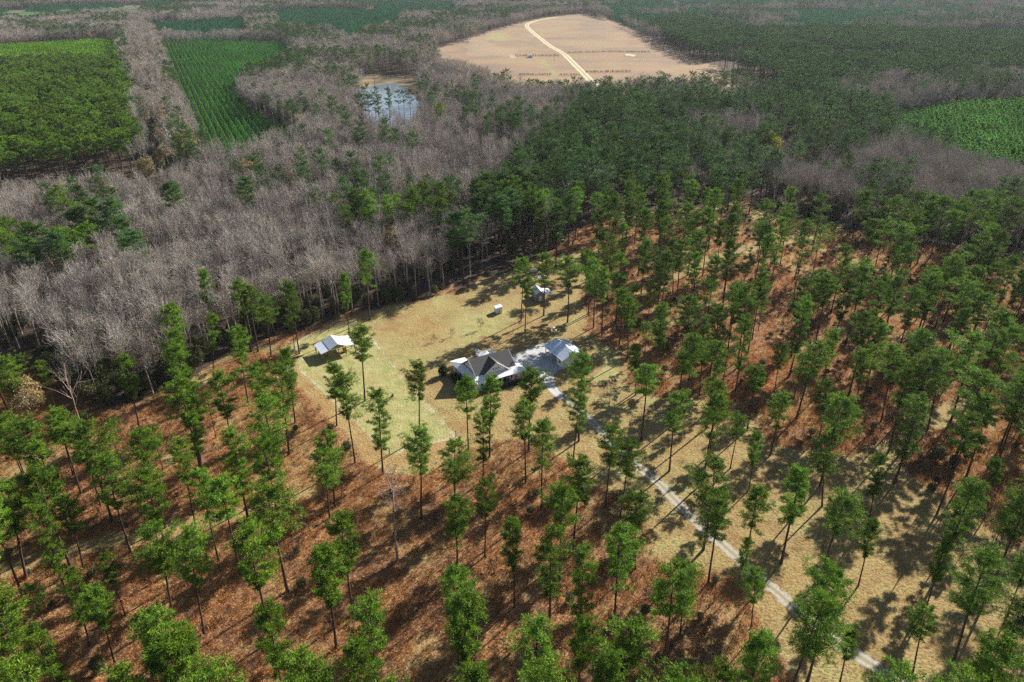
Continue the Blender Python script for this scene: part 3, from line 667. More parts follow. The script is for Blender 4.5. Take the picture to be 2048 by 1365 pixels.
def simple_shed(name, loc, ang, W, D, ez, rz, wall, roof, label, cat, mono=False, door=True):
    o = empty(name, loc, ang, label=label, cat=cat)
    w_ = MB()
    if mono:
        w_.extr([(0, 0, .05), (W, 0, .05), (W, 0, rz), (0, 0, ez)], (0, D, 0))
        r = MB(); r.slab([(-.15, -.15, ez+.04), (W+.15, -.15, rz+.1), (W+.15, D+.15, rz+.1), (-.15, D+.15, ez+.04)], .07)
    else:
        w_.extr([(0, 0, .05), (W, 0, .05), (W, 0, ez), (W/2, 0, rz), (0, 0, ez)], (0, D, 0))
        r = MB(); r.slab([(-.2, -.2, ez-.05), (W/2, -.2, rz+.1), (W/2, D+.2, rz+.1), (-.2, D+.2, ez-.05)][::-1], .07); r.slab([(W+.2, -.2, ez-.05), (W/2+.001, -.2, rz+.1), (W/2+.001, D+.2, rz+.1), (W+.2, D+.2, ez-.05)], .07)
    w_.build("wall", wall, o); r.build("roof", roof, o)
    if door:
        d = MB(); d.box(W*.32, -.04, .1, W*.68, .0, min(2., ez-.1)); dd = d.build("door", M['whitetrim'] if wall is M['greysiding'] else M['tarp'], o)
        h = MB(); h.bar((W*.62, -.08, 1.), (W*.62, -.04, 1.), .03); h.build("handle", M['dark'], dd)
    return o
simple_shed("white_shed", (-5.6, 228.9, 0), R_(18), 2.3, 2.2, 2.1, 2.5, M['whitetrim'], M['whitemetal'], "small white box shed alone on the back lawn", "shed", mono=True)
gs = simple_shed("grey_shed", (8.7, 239.1, 0), R_(16), 3.2, 5.4, 2.9, 4.1, M['greysiding'], M['bluemetal'], "grey gabled shed with open lean-to behind the tall pines", "shed")
q = MB(); q.slab([(3.22, -.2, 2.8), (6.4, -.2, 2.35), (6.4, 5.4, 2.35), (3.22, 5.4, 2.8)], .06); q.build("lean_to_roof", M['whitemetal'], gs)
for v in (.1, 5.1): q = MB(); q.box(6.1, v-.08, 0, 6.26, v+.08, 2.3); q.build("post", M['wood'], gs)
fx, fy = at(1061, 116)
simple_shed("field_shed", (fx-3, fy, 0), R_(10), 6, 4, 2.6, 3.6, M['whitetrim'], M['whitemetal'], "tiny white building beside the ditch in the far brown field", "shed")

# table, chairs, shrubs by the house
def table(loc):
    o = empty("garden_table", loc, R_(35), label="white square table with a dark centre behind the farmhouse", cat="table")
    t = MB(); t.box(-.75, -.75, .68, .75, .75, .74); t.build("table_top", M['whitetrim'], o)
    t = MB(); t.bar((0, 0, .74), (0, 0, .80), .28, 10); t.build("centre_lid", M['dark'], o)
    for a in (-1, 1):
        for b in (-1, 1): t = MB(); t.box(a*.62-.05, b*.62-.05, 0, a*.62+.05, b*.62+.05, .68); t.build("leg", M['whitetrim'], o)
tx_, ty_ = at(955, 705.5); table((tx_, ty_, 0))
def porch_chair(loc, rz, label):
    o = empty("porch_chair", loc, rz, label=label, cat="chair", group="chairs on the farmhouse porch")
    q = MB(); q.box(-.3, -.28, .42, .3, .28, .47); q.build("seat", M['dark'], o)
    q = MB(); q.box(-.3, .24, .47, .3, .29, 1.15); q.build("backrest", M['dark'], o)
    for a in (-.26, .26):
        for b in (-.24, .24): q = MB(); q.box(a-.03, b-.03, 0, a+.03, b+.03, .42); q.build("leg", M['dark'], o)
for u, lab in ((7.9, "dark porch chair nearest the left end of the farmhouse porch"), (11.2, "dark porch chair just right of the farmhouse front door"), (13.4, "dark porch chair nearest the right corner of the farmhouse porch")):
    porch_chair(hp(u, 1.7, .35), R_(29.8), lab)
def bird_pole():
    x, y = at(1107, 680)
    o = empty("birdhouse_pole", (x, y, 0), 0, label="thin pole carrying white nest boxes behind the garage roof", cat="birdhouse")
    q = MB(); q.bar((0, 0, 0), (0, 0, 4.2), .05, 6); q.build("pole", M['wood'], o)
    q = MB(); q.bar((-.7, 0, 3.7), (.7, 0, 3.7), .03, 5); q.build("crossbar", M['wood'], o)
    for dx, dz in ((-.7, 3.35), (0, 4.2), (.7, 3.35)):
        q = MB(); q.box(dx-.2, -.2, dz-.1, dx+.2, .2, dz+.25); q.slab([(dx-.26, -.24, dz+.27), (dx+.26, -.24, dz+.27), (dx+.26, .24, dz+.33), (dx-.26, .24, dz+.33)], .04)
        q.build("nest_box", M['whitetrim'], o)
bird_pole()
def power_pole():
    x, y = at(1108, 125); o = empty("power_pole", (x, y, 0), R_(20), label="dark wooden power pole standing in the far ploughed field", cat="pole")
    q = MB(); q.bar((0, 0, 0), (0, 0, 10), .2, 8, .13); q.build("pole", M['postdark'], o)
    q = MB(); q.box(-1.2, -.07, 9, 1.2, .07, 9.16); q.build("crossarm", M['postdark'], o)
    for a in (-1, 0, 1): q = MB(); q.bar((a, 0, 9.16), (a, 0, 9.4), .06, 6); q.build("insulator", M['whitetrim'], o)
power_pole()
# stump in the paddock, low heaps behind the grey shed
sx, sy = at(785, 793); k = MB(); k.bar((0, 0, 0), (.08, .03, .55), .42, 12, .34); k.bar((.08, .03, .55), (.2, .1, .9), .26, 9, .16)
o = k.build("tree_stump", M['rust'], label="rusty brown stump standing alone inside the green paddock", cat="stump"); o.location = (sx, sy, 0)
def heap(px_, s, label, m, nm, cat):
    rg = np.random.default_rng(int(px_[0])); V = []; F = []; nu, nv = 14, 6
    for j in range(nv+1):
        f = j/nv*math.pi/2
        for i in range(nu):
            a = i/nu*2*math.pi; r = math.cos(f)*(1+rg.normal(0, .06)); V.append((r*math.cos(a)*s[0], r*math.sin(a)*s[1], math.sin(f)*s[2]*(1+rg.normal(0, .05))))
    for j in range(nv):
        for i in range(nu): F.append((j*nu+i, j*nu+(i+1) % nu, (j+1)*nu+(i+1) % nu, (j+1)*nu+i))
    me = meshdata(nm, V, F, [m]); o = link(nm, me, label=label, cat=cat); x, y = at(*px_); o.location = (x, y, 0); o.rotation_euler = (0, 0, .3); return o
heap((1068, 543), (1.5, .8, .9), "low heap under a pale tarpaulin at the wood edge beyond the grey shed", M['tarp'], "covered_heap", "heap")
heap((1081, 554), (2.6, 1.0, .7), "long mound of pale rubble among pines beyond the grey shed", M['tarp'], "rubble_mound", "rubble")
def trailer():
    x, y = at(1083, 561); o = empty("utility_trailer", (x, y, 0), R_(12), label="small white trailer parked among the pines beyond the grey shed", cat="trailer")
    q = MB(); q.box(-1.3, -.7, .5, 1.3, .7, 1.25); q.build("body", M['whitetrim'], o)
    q = MB(); q.bar((1.3, 0, .5), (2.2, 0, .45), .05, 6); q.build("drawbar", M['dark'], o)
    for s_ in (-.78, .78): q = MB(); q.bar((0, s_-.08, .35), (0, s_+.08, .35), .35, 14); q.build("wheel", M['dark'], o)
trailer()
# fences of the paddock
def fence(P, label, nper):
    o = empty("wire_fence", (P[0][0], P[0][1], 0), label=label, cat="fence", group="wire fences around the paddock")
    L = np.cumsum([0]+[np.hypot(*(b-a)) for a, b in zip(P[:-1], P[1:])]); n = max(2, int(L[-1]/nper)+1)
    pts = [np.array([np.interp(s, L, P[:, 0]), np.interp(s, L, P[:, 1])])-P[0] for s in np.linspace(0, L[-1], n)]
    for i, p in enumerate(pts):
        end = i in (0, n-1); q = MB(); q.bar((p[0], p[1], 0), (p[0], p[1], 1.9 if end else 1.25), .12 if end else .035, 7); q.build("post", M['postdark'] if end else M['wood'], o)
    q = MB()
    for z in (.4, .8, 1.15):
        for a, b in zip(pts[:-1], pts[1:]): q.bar((*a, z), (*b, z), .008, 3)
    q.build("wire", M['wood'], o)
for P, lab in zip(FENCE, ("post and wire fence along the back of the paddock by the wood", "post and wire fence on the house side of the paddock",
                          "short post and wire fence closing the near end of the paddock", "post and wire fence on the left side of the paddock under the pines")):
    fence(P, lab, 6)
for pxp, lab in (((645.6, 655), "lone dark fence post behind the pole barn"), ((549, 682), "dark gate post at the left end of the grass strip"), ((633, 707), "short dark post beside the left corner of the pole barn"), ((1026, 668), "thin stake in the lawn behind the farmhouse")):
    k = MB(); k.bar((0, 0, 0), (0, 0, 1.7), .10, 7); k.bar((0, 0, 1.7), (0, 0, 1.76), .11, 7); o = k.build("fence_post", M['postdark'], label=lab, cat="post", group="lone posts around the barn"); x, y = at(*pxp); o.location = (x, y, 0)
# bird
def bird():
    u = (1328-1024)/FPX; v = -(157-682.5)/FPX; t = 520.; d = Vector((u, cP+v*sP, -sP+v*cP)); p = Vector((0, 0, CAM_H))+d*t
    o = empty("vulture", p, R_(60), label="tiny black bird gliding above the bare trees before the field", cat="bird")
    V = [(-.1,.5,0),(.1,.5,0),(0,.55,.08),(-.12,0,0),(.12,0,0),(0,0,.14),(0,0,-.12),(-.06,-.45,0),(.06,-.45,0),(0,-.45,.05),(-.16,-.75,0),(.16,-.75,0),(0,.75,.02)]
    F = [(3,6,0),(0,6,1),(1,6,4),(0,2,5,3),(2,1,4,5),(3,5,9,7),(5,4,8,9),(3,7,6),(7,8,6),(8,4,6),(7,9,10),(9,8,11),(9,11,10),(0,12,2),(2,12,1)]
    link("body", meshdata("body", V, F, [M['bird']]), o)
    for s_ in (-1, 1):
        V = [(s_*.1,.3,.03),(s_*.1,-.2,.03),(s_*.9,.38,.22),(s_*.9,-.15,.2),(s_*1.5,.2,.42),(s_*1.45,-.2,.40),(s_*.5,.05,.17)]
        link("wing", meshdata("wing", V, [(0,2,6),(0,6,1),(6,3,1),(2,3,6),(2,4,5,3)], [M['bird']]), o)
bird()

# ================================================================ TREES
# surveyed pines: crown top x,y and, where the foot shows, foot x,y (photo pixels of enlargements: origin x,y and scale)
def crop(ox, oy, s, rows): return [tuple((ox+v/s if i % 2 == 0 else oy+v/s) if v is not None else None for i, v in enumerate(r)) for r in rows]
_ = None
PX = []
PX += crop(0, 900, 2.926, [(200,130,_,_),(380,305,490,695),(620,75,765,600),(850,165,_,_),(900,435,1015,975),(1110,495,1195,1075),(1300,165,1410,730),(1450,495,1590,1115),
 (1910,575,1970,1160),(620,620,735,970),(420,695,525,1145),(560,840,700,1360),(850,950,900,1420),(30,215,155,755),(15,620,62,1120),(1050,-30,1145,450),(1560,-60,1640,495),
 (1350,-100,1450,395),(1110,-190,1200,215),(880,-130,955,120),(340,-190,475,255),(450,-130,590,330),(60,-140,135,155),(10,-120,80,175),(640,-150,715,100),(1880,10,1930,400),
 (1920,-100,1960,330),(1985,395,_,_),(1220,1295,_,_),(0,1290,_,_),(220,-40,_,_),(-60,900,_,_),(240,900,285,1080),(-110,300,_,_)])
PX += crop(600, 900, 2.926, [(390,930,_,_),(310,1165,_,_),(1090,190,1082,625),(910,295,922,760),(900,715,_,_),(985,880,965,1500),(1250,415,1255,920),(1480,470,1462,985),
 (1660,620,1638,1210),(1880,495,1835,1040),(1630,75,1597,580),(1540,205,_,_),(1960,285,1960,700),(1380,1045,_,_),(1940,1020,_,_),(2200,1330,_,_),(560,1400,_,_)])
PX += [(752,785,766,949),(837,867,843,1037),(905,890,910,1045),(967,823,966,963),(982,753,979,915)]
PX += crop(560, 500, 2.926, [(500,15,525,410),(380,140,405,500),(470,475,497,885),(310,675,332,1030),(380,740,440,1245),(800,675,818,1100),(1085,755,1103,1170),
 (1470,725,1455,1180),(1430,900,1438,1360),(1540,1020,1530,1520),(1760,615,1748,1120),(1745,850,1715,1240),(270,1000,_,_),(30,580,90,1010),(30,190,70,440),(30,415,87,585),(0,700,55,1200),
 (1430,60,1410,415),(1450,175,1433,480),(1555,40,1543,385),(1700,60,1683,425),(1895,110,1883,500),(1815,20,1805,385),(1840,60,1835,455),(1790,10,1790,320),(2045,300,2035,640)])
PX += [(1228,860,1210,1016),(1264,888,1239,1037)]
PX += crop(1300, 900, 2.738, [(360,60,292,548),(370,285,318,735),(590,-90,540,225),(580,220,520,640),(820,95,718,620),(950,-60,942,310),(1050,245,940,680),(1270,45,1195,420),(1230,400,1140,745),
 (1020,670,865,1262),(530,480,482,745),(590,680,545,1045),(200,640,165,1010),(620,1030,_,_),(1100,985,1040,1275),(1510,885,1440,1215),(1620,510,1505,885),(1850,610,1660,1165),(1410,1230,_,_),
 (1760,170,1628,522),(1905,350,1855,590),(1900,65,1830,380),(1810,-60,1712,195),(2030,860,1900,1270),(2060,600,1960,900),(1750,1250,_,_),(2080,250,_,_)])
PX += crop(1300, 450, 2.73, [(145,935,105,1345),(380,870,322,1265),(490,1045,438,1330),(585,795,530,1120),(735,935,655,1260),(980,870,925,1160),(1045,960,_,_),(1060,1070,_,_),(240,620,_,_),(190,700,160,905),
 (300,560,268,935),(410,610,397,870),(535,510,465,911),(715,660,672,950),(820,705,785,950),(1005,580,922,930),(1185,710,1103,1080),(1175,480,1145,720),(1350,680,1262,1072),(1500,590,1420,1010),
 (1790,620,1640,1080),(1830,810,_,_),(1860,940,1730,1370),(1610,700,1512,1130),(1925,500,1838,792),(2010,710,1910,920),(840,85,785,382),(935,255,888,500),(750,10,735,170),(1355,130,1310,415),
 (1530,240,1455,520),(1630,245,1560,480),(1100,200,1040,355),(660,450,590,580),(1890,365,1830,575),(1340,400,1280,600),(450,160,398,400),(560,170,500,400),(470,330,430,605),(130,80,125,380),(170,95,145,435),(320,310,290,585),
 (1250,520,1195,820),(1480,940,_,_),(980,0,955,195),(930,20,885,280)])
PX += crop(1180, 560, 6.827, [(835,50,780,700),(455,150,400,885),(600,110,545,750),(245,-60,165,740),(965,560,893,1200),(985,350,_,_),(600,690,530,1080),(745,760,740,1080),(640,900,622,1575),(800,1180,700,2190),
 (1640,700,1495,1580),(1250,1010,1215,1640),(1225,-200,1185,325),(1630,20,1550,705),(1430,230,1365,785),(1945,50,1912,610),(1770,380,_,_),(1890,780,1830,1420),(950,-150,915,190)])
PX += crop(0, 450, 2.73, [(30,740,105,1120),(250,755,305,1005),(310,1010,400,1370),(450,640,490,860),(570,880,667,1315),(680,720,762,1112),(780,600,795,780),(815,900,890,1345),(940,590,_,_),(960,670,_,_),
 (980,870,_,_),(1040,960,1108,1370),(1100,265,_,_),(1150,500,1165,832),(1300,310,_,_),(1360,350,1410,690),(1450,400,1480,722),(1575,320,_,_),(1290,575,1355,975),(1190,835,_,_),(1160,920,1180,1162),
 (1400,770,_,_),(1510,800,1580,1255),(1270,1125,_,_),(1450,980,_,_),(450,1130,_,_),(220,1175,_,_),(90,1110,_,_),(10,1060,_,_),(960,1175,_,_),(760,1160,_,_),(580,1295,_,_),(930,450,_,_)])
MIDPX = [(60,455),(150,422),(185,405),(222,400),(108,468),(240,440),(258,465),(45,480),(520,332),(487,358),(340,368),(552,508),(690,232),(768,240),(822,268),(640,300),(655,262),(720,235),(600,300),(1010,165),(985,197),(945,188),
 (1040,195),(1078,282),(1040,310),(1005,350),(1030,345),(1075,345),(1110,335),(988,378),(958,395),(922,428),(905,428),(1000,395),(1018,385),(1115,412),(1140,395),(860,185),(880,210),(700,120),(745,118),(590,160),
 (620,150),(640,180),(665,130),(660,195),(630,210),(600,185),(1020,138),(865,118),(952,365),(1060,300),(330,195),(352,215),(345,230),(365,250),(340,250),(375,270),(350,275),(380,292),(690,215),(735,192),(755,195),(775,178),(720,190),(672,205)]
PV = []   # pine variants: big, medium, tall-narrow, broad-flat, lopsided, double
specs = [(11,25,.58,3.3,.2,.1),(12,25,.36,3.9,.25,.4),(13,25,.50,4.3,.45,.0),(14,25,.74,4.0,.2,.2),(1,25,.50,4.3,.1,.0),(2,25,.46,4.8,.2,.3),(3,25,.60,3.7,.15,.0),(4,25,.42,4.6,.1,.6),(5,25,.50,4.6,.4,.2),(6,25,.56,4.2,.25,.1),(7,25,.38,4.0,.2,.3),(8,25,.52,5.0,.3,.1)]
shape_word = ["slim round", "small flat", "leaning", "deep shaggy", "full round", "broad", "tall narrow", "flat-topped", "lopsided", "long loose", "small high", "wide heavy"]
for (sd_, H, cf, Rc, lop, fl) in specs:
    (tv, tf), (cv, cf_, mi) = pine(sd_, H, cf*.93, Rc*.77, nbr=48, ncl=18, nbl=22, lop=lop, flat=fl, cs=.62, bw=.09)
    PV.append((meshdata("pine_trunk", tv, tf, [M['bark']], smooth=True), meshdata("pine_crown", cv, cf_, [M['needle'], M['bark']], mi)))
PVF = []
for a_, b_ in PV:
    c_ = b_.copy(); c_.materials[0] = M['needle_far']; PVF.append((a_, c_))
def needle_mass(seed, H, cf, Rc, mat, nbr=26, ncl=6, nbl=11, bw=.27, name="pine_mass"):
    return whole(pine(seed, H, cf, Rc, nbr=nbr, ncl=ncl, nbl=nbl, cs=.78, bw=bw), name, [mat, M['bark']])
def tree_from_px(t):
    x, y, fx, fy = t
    if fx is not None:
        X0, Y0 = at(fx, fy); u = (x-1024)/FPX; v = -(y-682.5)/FPX
        tt = Y0/(cP+v*sP); H = CAM_H+tt*(-sP+v*cP); H = min(max(H, 12), 31)
        lx = (u*tt-X0)
        return X0, Y0, H, max(-3.5, min(3.5, lx))
    H = 24.; X0, Y0 = at(x, y, H); return X0, Y0, H, 0.
pines = []   # X,Y,H,lean,variant,scale_r,rot
rp = random.Random(5)
for t in PX:
    X0, Y0, H, lx = tree_from_px(t)
    if any((X0-a[0])**2+(Y0-a[1])**2 < 4.4 for a in pines): continue
    pines.append((X0, Y0, H, lx, rp.randrange(12)))
surveyed = len(pines)
for (x, y) in MIDPX:
    H = 25+rp.random()*2; X0, Y0 = at(x, y, H)
    if any((X0-a[0])**2+(Y0-a[1])**2 < 9 for a in pines): continue
    pines.append((X0, Y0, H, 0., rp.choice([4, 5, 9, 11, 6])))
nmid = len(pines)-surveyed
for q_ in [(777,173,781,237),(798,190,799,236),(808,186,809,233),(748,183,752,238),(736,186,737,230),(729,181,731,224),(757,188,758,234),(820,196,822,240)]:
    X0, Y0, H, lx = tree_from_px(q_); pines.append((X0, Y0, H, 0., 10))
GOLDP = [at(x_, y_, 13*max(1.2, s_*1.35)*.8) for x_, y_, s_ in ((497,332,1.15),(574,352,.8),(878,218,1.15),(1543,283,1.3),(1597,322,.8),(125,373,1.0),(290,326,1.0),(785,468,.9),(900,240,.8),(215,538,.7),(1005,228,.8),(40,775,.9))]
# ---- scatter the rest over jittered grids, zone by zone
def jgrid(step, x0, x1, y0, y1, ang=0., jit_=.42):
    a = np.arange(x0, x1, step); b = np.arange(y0, y1, step); A, B = np.meshgrid(a, b); A = A.ravel(); B = B.ravel()
    A = A+RNG.uniform(-jit_, jit_, A.shape)*step; B = B+RNG.uniform(-jit_, jit_, B.shape)*step; return A, B
def inview(X, Y, H, mx=120, top=0):
    px, py, f = proj(X, Y, H*.5); return (f > 0) & (px > -mx) & (px < 2048+mx*1.2) & (py > -90-top) & (py < 1480)
def away(X, Y, pts, d):
    """keep points farther than d from pts (grid hashing)"""
    cell = {}
    for p in pts: cell.setdefault((int(p[0]//d), int(p[1]//d)), []).append(p)
    keep = np.ones(len(X), bool)
    for i, (x, y) in enumerate(zip(X, Y)):
        cx, cy = int(x//d), int(y//d)
        for a in (-1, 0, 1):
            for b in (-1, 0, 1):
                for p in cell.get((cx+a, cy+b), ()):
                    if (p[0]-x)**2+(p[1]-y)**2 < d*d: keep[i] = False
    return keep
zn = lambda k, X, Y: inside(Z[k], X, Y)
OPEN = ('lawn', 'lowgap', 'green', 'field', 'mud', 'track2', 'glade', 'path', 'clay', 'gap', 'openyoung')
def classify(X, Y):
    """0 none 1 bare wood 2 stand pine 3 old plantation 4 bright 5 rows 6 teal 7 youngR 8 mature right 9 strip hardwood"""
    jx = (vnoise(X+50, Y, 22)-.5)*16; jy = (vnoise(X, Y+80, 22)-.5)*16
    k = np.ones(X.shape, int)
    k[zn('pineM', X+jx, Y+jy)] = 2
    k[zn('russet', X, Y)] = 10
    k[zn('maturR', X+jx, Y+jy)] = 8
    for z in ('bareR1', 'bareR2', 'bareR3'): k[zn(z, X+jx*.7, Y+jy*.7)] = 1
    for z, c in (('oldpine', 3), ('bright', 4), ('rows', 5), ('teal1', 6), ('teal2', 6), ('teal3', 6), ('tealR', 6), ('youngR', 7)): k[zn(z, X, Y)] = c
    k[zn('strip', X, Y)] = 9
    for z in ('tealR',): k[(k == 6) & zn(z, X, Y) & (vnoise(X*.55+Y*.3, Y*1.6, 75)*.7+vnoise(X, Y, 30)*.3 > .66)] = 1
    k[(k == 7) & (vnoise(X, Y, 6) < .10)] = 0
    k[zn('pondfront', X, Y) & (vnoise(X, Y, 4) > .25)] = 0
    for z in OPEN: k[zn(z, X, Y)] = 0
    k[(k == 1) & zn('pond', X, Y)] = 0
    k[seg_dist(ROAD, X, Y) < 9] = 0
    k[(seg_dist(DRIVE, X, Y) < 4) & (Y < 200)] = 0
    return k
# thinned pine stand on the russet ground
A, B = jgrid(8.2, -260, 420, 60, 520, jit_=.36)
k = classify(A, B); px, py, f = proj(A, B, 0)
lawnr = zn('lawn', A, B) & (B < 185) & (A > 25)
rightlawn = zn('lawn', A, B) & (px > 1180) & (py > 830) & (seg_dist(DRIVE, A, B) > 6)
sel = (k == 10) | rightlawn
dens = np.where(py > 900, np.where(px > 1300, .50, .06), np.where(py > 700, np.where(px < 700, .16, .40), .48)); dens = np.where(rightlawn, np.where(px > 1650, .5, .16), dens)
dens = np.where((px < -20) | (px > 2070) | (py > 1365), .8, dens)
dens = np.where((px > 600) & (px < 1300) & (py > 700) & (py < 1000), .0, dens)
sel &= (RNG.random(A.shape) < dens) & (f > 0)
sel &= ~((px < 560) & (py < 690))
A, B = A[sel], B[sel]; kk = away(A, B, pines, 6.6); A, B = A[kk], B[kk]
for x, y in zip(A, B): pines.append((x, y, 22.5+rp.random()*4, rp.gauss(0, .5), rp.randrange(12)))
# denser mixed pine wood behind it
A, B = jgrid(6.6, -300, 1500, 250, 1100, jit_=.45); k = classify(A, B); k = np.where(inview(A, B, 22), k, 0)
dn = vnoise(A, B, 38)
sel = (k == 2) & (RNG.random(A.shape) < np.clip(.45+1.3*(dn-.38), .12, .95)); A2, B2 = A[sel], B[sel]; kk = away(A2, B2, pines, 5.0)
mixP = list(zip(A2[kk], B2[kk]))
# scattered pines in the bare wood
A, B = jgrid(9, -1300, 1500, 250, 2700, jit_=.45); k = classify(A, B); k = np.where(inview(A, B, 22), k, 0)
dn = vnoise(A, B, 60)*.6+vnoise(A+99, B, 17)*.4; thr = np.where(B > 620, .54, .63)
sel = (k == 1) & (dn > thr); A2, B2 = A[sel], B[sel]; kk = away(A2, B2, pines, 7)
woodP = list(zip(A2[kk], B2[kk]))

allp = pines+[(x, y, 21+rp.random()*5, 0., rp.randrange(12)) for x, y in mixP]+[(x, y, 20+rp.random()*5, 0., rp.choice([4, 5, 11, 9])) for x, y in woodP]
P = np.array([(a[0], a[1], a[2]) for a in allp])
fx_, fy_, ff = proj(P[:, 0], P[:, 1], 0); cx_, cy_, cf_ = proj(P[:, 0], P[:, 1], P[:, 2]*.75)
tx__, ty__, tf__ = proj(P[:, 0], P[:, 1], P[:, 2]); vis = (cx_ > -25) & (cx_ < 2073) & (cy_ > 4) & (ty__ < 1340)
size = P[:, 2]/np.sqrt(P[:, 0]**2+P[:, 1]**2+(CAM_H-P[:, 2]/2)**2)
order = np.argsort(-np.where(vis, size, 0)); NP_ = 300
indiv = [i for i in order[:NP_] if vis[i]]; indset = set(indiv); rest = [i for i in range(len(allp)) if i not in indset]

# ---- labels: each tree is told by its shape, its ground and its place in its rank
ORD = "first second third fourth fifth sixth seventh eighth ninth tenth eleventh twelfth thirteenth fourteenth fifteenth sixteenth seventeenth eighteenth nineteenth twentieth".split()
MARKS = [((660, 700), "pole barn"), ((975, 760), "farmhouse"), ((1130, 715), "garage"), ((1000, 625), "small white shed"), ((1080, 600), "grey shed"), ((785, 793), "paddock stump"), ((845, 835), "paddock's near end"),
         ((790, 1095), "brown dead pine"), ((1219, 800), "small bare yard tree"), ((165, 850), "pale dead snag"), ((1103, 776), "neck of the driveway"), ((1400, 1040), "driveway's middle stretch"), ((1640, 1262), "driveway's lower stretch"), ((640, 655), "fence post behind the barn")]
def ground_word(x, y, px, py):
    X1, Y1 = np.array([x]), np.array([y])
    if seg_dist(DRIVE, X1, Y1)[0] < 8: return "beside the gravel driveway"
    if zn('green', X1, Y1)[0]: return "inside the green paddock"
    if zn('lawn', X1, Y1)[0]: return "on mown tan grass"
    if zn('russet', X1, Y1)[0]: return "on russet brush"
    return "within the woods"
def rank_labels(ids, posf, per_row, lab):
    """rows by depth, then left to right"""
    ids = sorted(ids, key=lambda i: -posf(i)[1]); out = {}
    for r in range(0, len(ids), per_row):
        row = sorted(ids[r:r+per_row], key=lambda i: posf(i)[0])
        for c, i in enumerate(row): out[i] = lab(i, r//per_row, c, len(row))
    return out
def place(c, n):
    if c == 0: return "leftmost"
    if c == n-1: return "rightmost"
    return ORD[c]+" from left" if c < (n+1)//2 else ORD[n-1-c]+" from right"
def rowname(r): return "nearest rank" if r == 0 else ORD[r]+" rank back"
foot = {i: (fx_[i], fy_[i]) for i in indiv}
labels = {}; taken = set()
for (mx, my), nm in MARKS:
    c = sorted((math.hypot(foot[i][0]-mx, (foot[i][1]-my)*1.3), i) for i in indiv if i not in labels)
    if c and c[0][0] < 110:
        i = c[0][1]; labels[i] = f"{shape_word[allp[i][4]]} crowned pine rooted nearest the {nm}"
left_ids = [i for i in indiv if i not in labels]
labels.update(rank_labels(left_ids, lambda i: foot[i], 15, lambda i, r, c, n: f"{shape_word[allp[i][4]]} crowned pine {ground_word(allp[i][0], allp[i][1], 0, 0)}, {place(c, n)} in the {rowname(r)}"))
for i in indiv:
    x, y, H, lx, v = allp[i]; s = H/25.; r = rp.random()*6.283; wd = s*(.84+.34*rp.random())*(1.3 if surveyed <= i < surveyed+nmid else 1)
    o = empty("pine_tree", (x, y, 0), 0, label=labels[i], cat="pine tree", group="tall pines of the thinned stand")
    o.rotation_euler = (rp.gauss(0, .022), math.atan2(lx, H), 0)
    for nm, me in zip(("trunk", "crown"), (PVF if y > 325 or surveyed <= i < surveyed+nmid else PV)[v]):
        c = link(nm, me, o); c.rotation_euler = (0, 0, r); c.scale = (wd, wd, s)

# ---------------------------------------------------------------- masses: instanced on points
def mass(name, kinds, X, Y, scl, label, cat, sclz=None, rot=None, Zs=None, tilt=0.):
    n = len(X)
    if n == 0: return
    me = bpy.data.meshes.new(name); me.vertices.add(n)
    me.vertices.foreach_set("co", np.column_stack([X, Y, np.zeros(n) if Zs is None else Zs]).astype(np.float32).ravel())
    rz = RNG.random(n)*6.283 if rot is None else rot
    R3 = np.column_stack([RNG.normal(0, tilt, n), RNG.normal(0, tilt, n), rz]) if tilt else np.column_stack([0*rz, 0*rz, rz])
    me.attributes.new("rot3", 'FLOAT_VECTOR', 'POINT').data.foreach_set("vector", R3.astype(np.float32).ravel())
    s = np.broadcast_to(scl, n); sz = s if sclz is None else sclz
    me.attributes.new("scl3", 'FLOAT_VECTOR', 'POINT').data.foreach_set("vector", np.column_stack([s, s, sz]).astype(np.float32).ravel())
    me.attributes.new("pick", 'INT', 'POINT').data.foreach_set("value", RNG.integers(0, len(kinds), n).astype(np.int32))
    o = link(name, me, label=label, cat=cat, kind="stuff")
    t = bpy.data.node_groups.new(name, 'GeometryNodeTree')
    t.interface.new_socket("Geometry", in_out='INPUT', socket_type='NodeSocketGeometry'); t.interface.new_socket("Geometry", in_out='OUTPUT', socket_type='NodeSocketGeometry')
    gi = t.nodes.new("NodeGroupInput"); go = t.nodes.new("NodeGroupOutput"); ip = t.nodes.new("GeometryNodeInstanceOnPoints"); jn = t.nodes.new("GeometryNodeJoinGeometry")
    for k_ in reversed(kinds):
        oi = t.nodes.new("GeometryNodeObjectInfo"); oi.inputs["Object"].default_value = k_; oi.inputs["As Instance"].default_value = True
        t.links.new(oi.outputs["Geometry"], jn.inputs[0])
    def att(nm, ty):
        a = t.nodes.new("GeometryNodeInputNamedAttribute"); a.data_type = ty; a.inputs["Name"].default_value = nm; return a.outputs["Attribute"]
    t.links.new(gi.outputs[0], ip.inputs["Points"]); t.links.new(jn.outputs[0], ip.inputs["Instance"])
    ip.inputs["Pick Instance"].default_value = True
    t.links.new(att("pick", 'INT'), ip.inputs["Instance Index"]); t.links.new(att("rot3", 'FLOAT_VECTOR'), ip.inputs["Rotation"]); t.links.new(att("scl3", 'FLOAT_VECTOR'), ip.inputs["Scale"])
    t.links.new(ip.outputs[0], go.inputs[0])
    md = o.modifiers.new("scatter", 'NODES'); md.node_group = t
    return o
K_pine = [needle_mass(40+i, 25, (.5, .44, .56, .46)[i], (3.7, 4.1, 3.3, 3.9)[i], M['needle_far'], nbr=34, ncl=9, nbl=14, bw=.16) for i in range(4)]
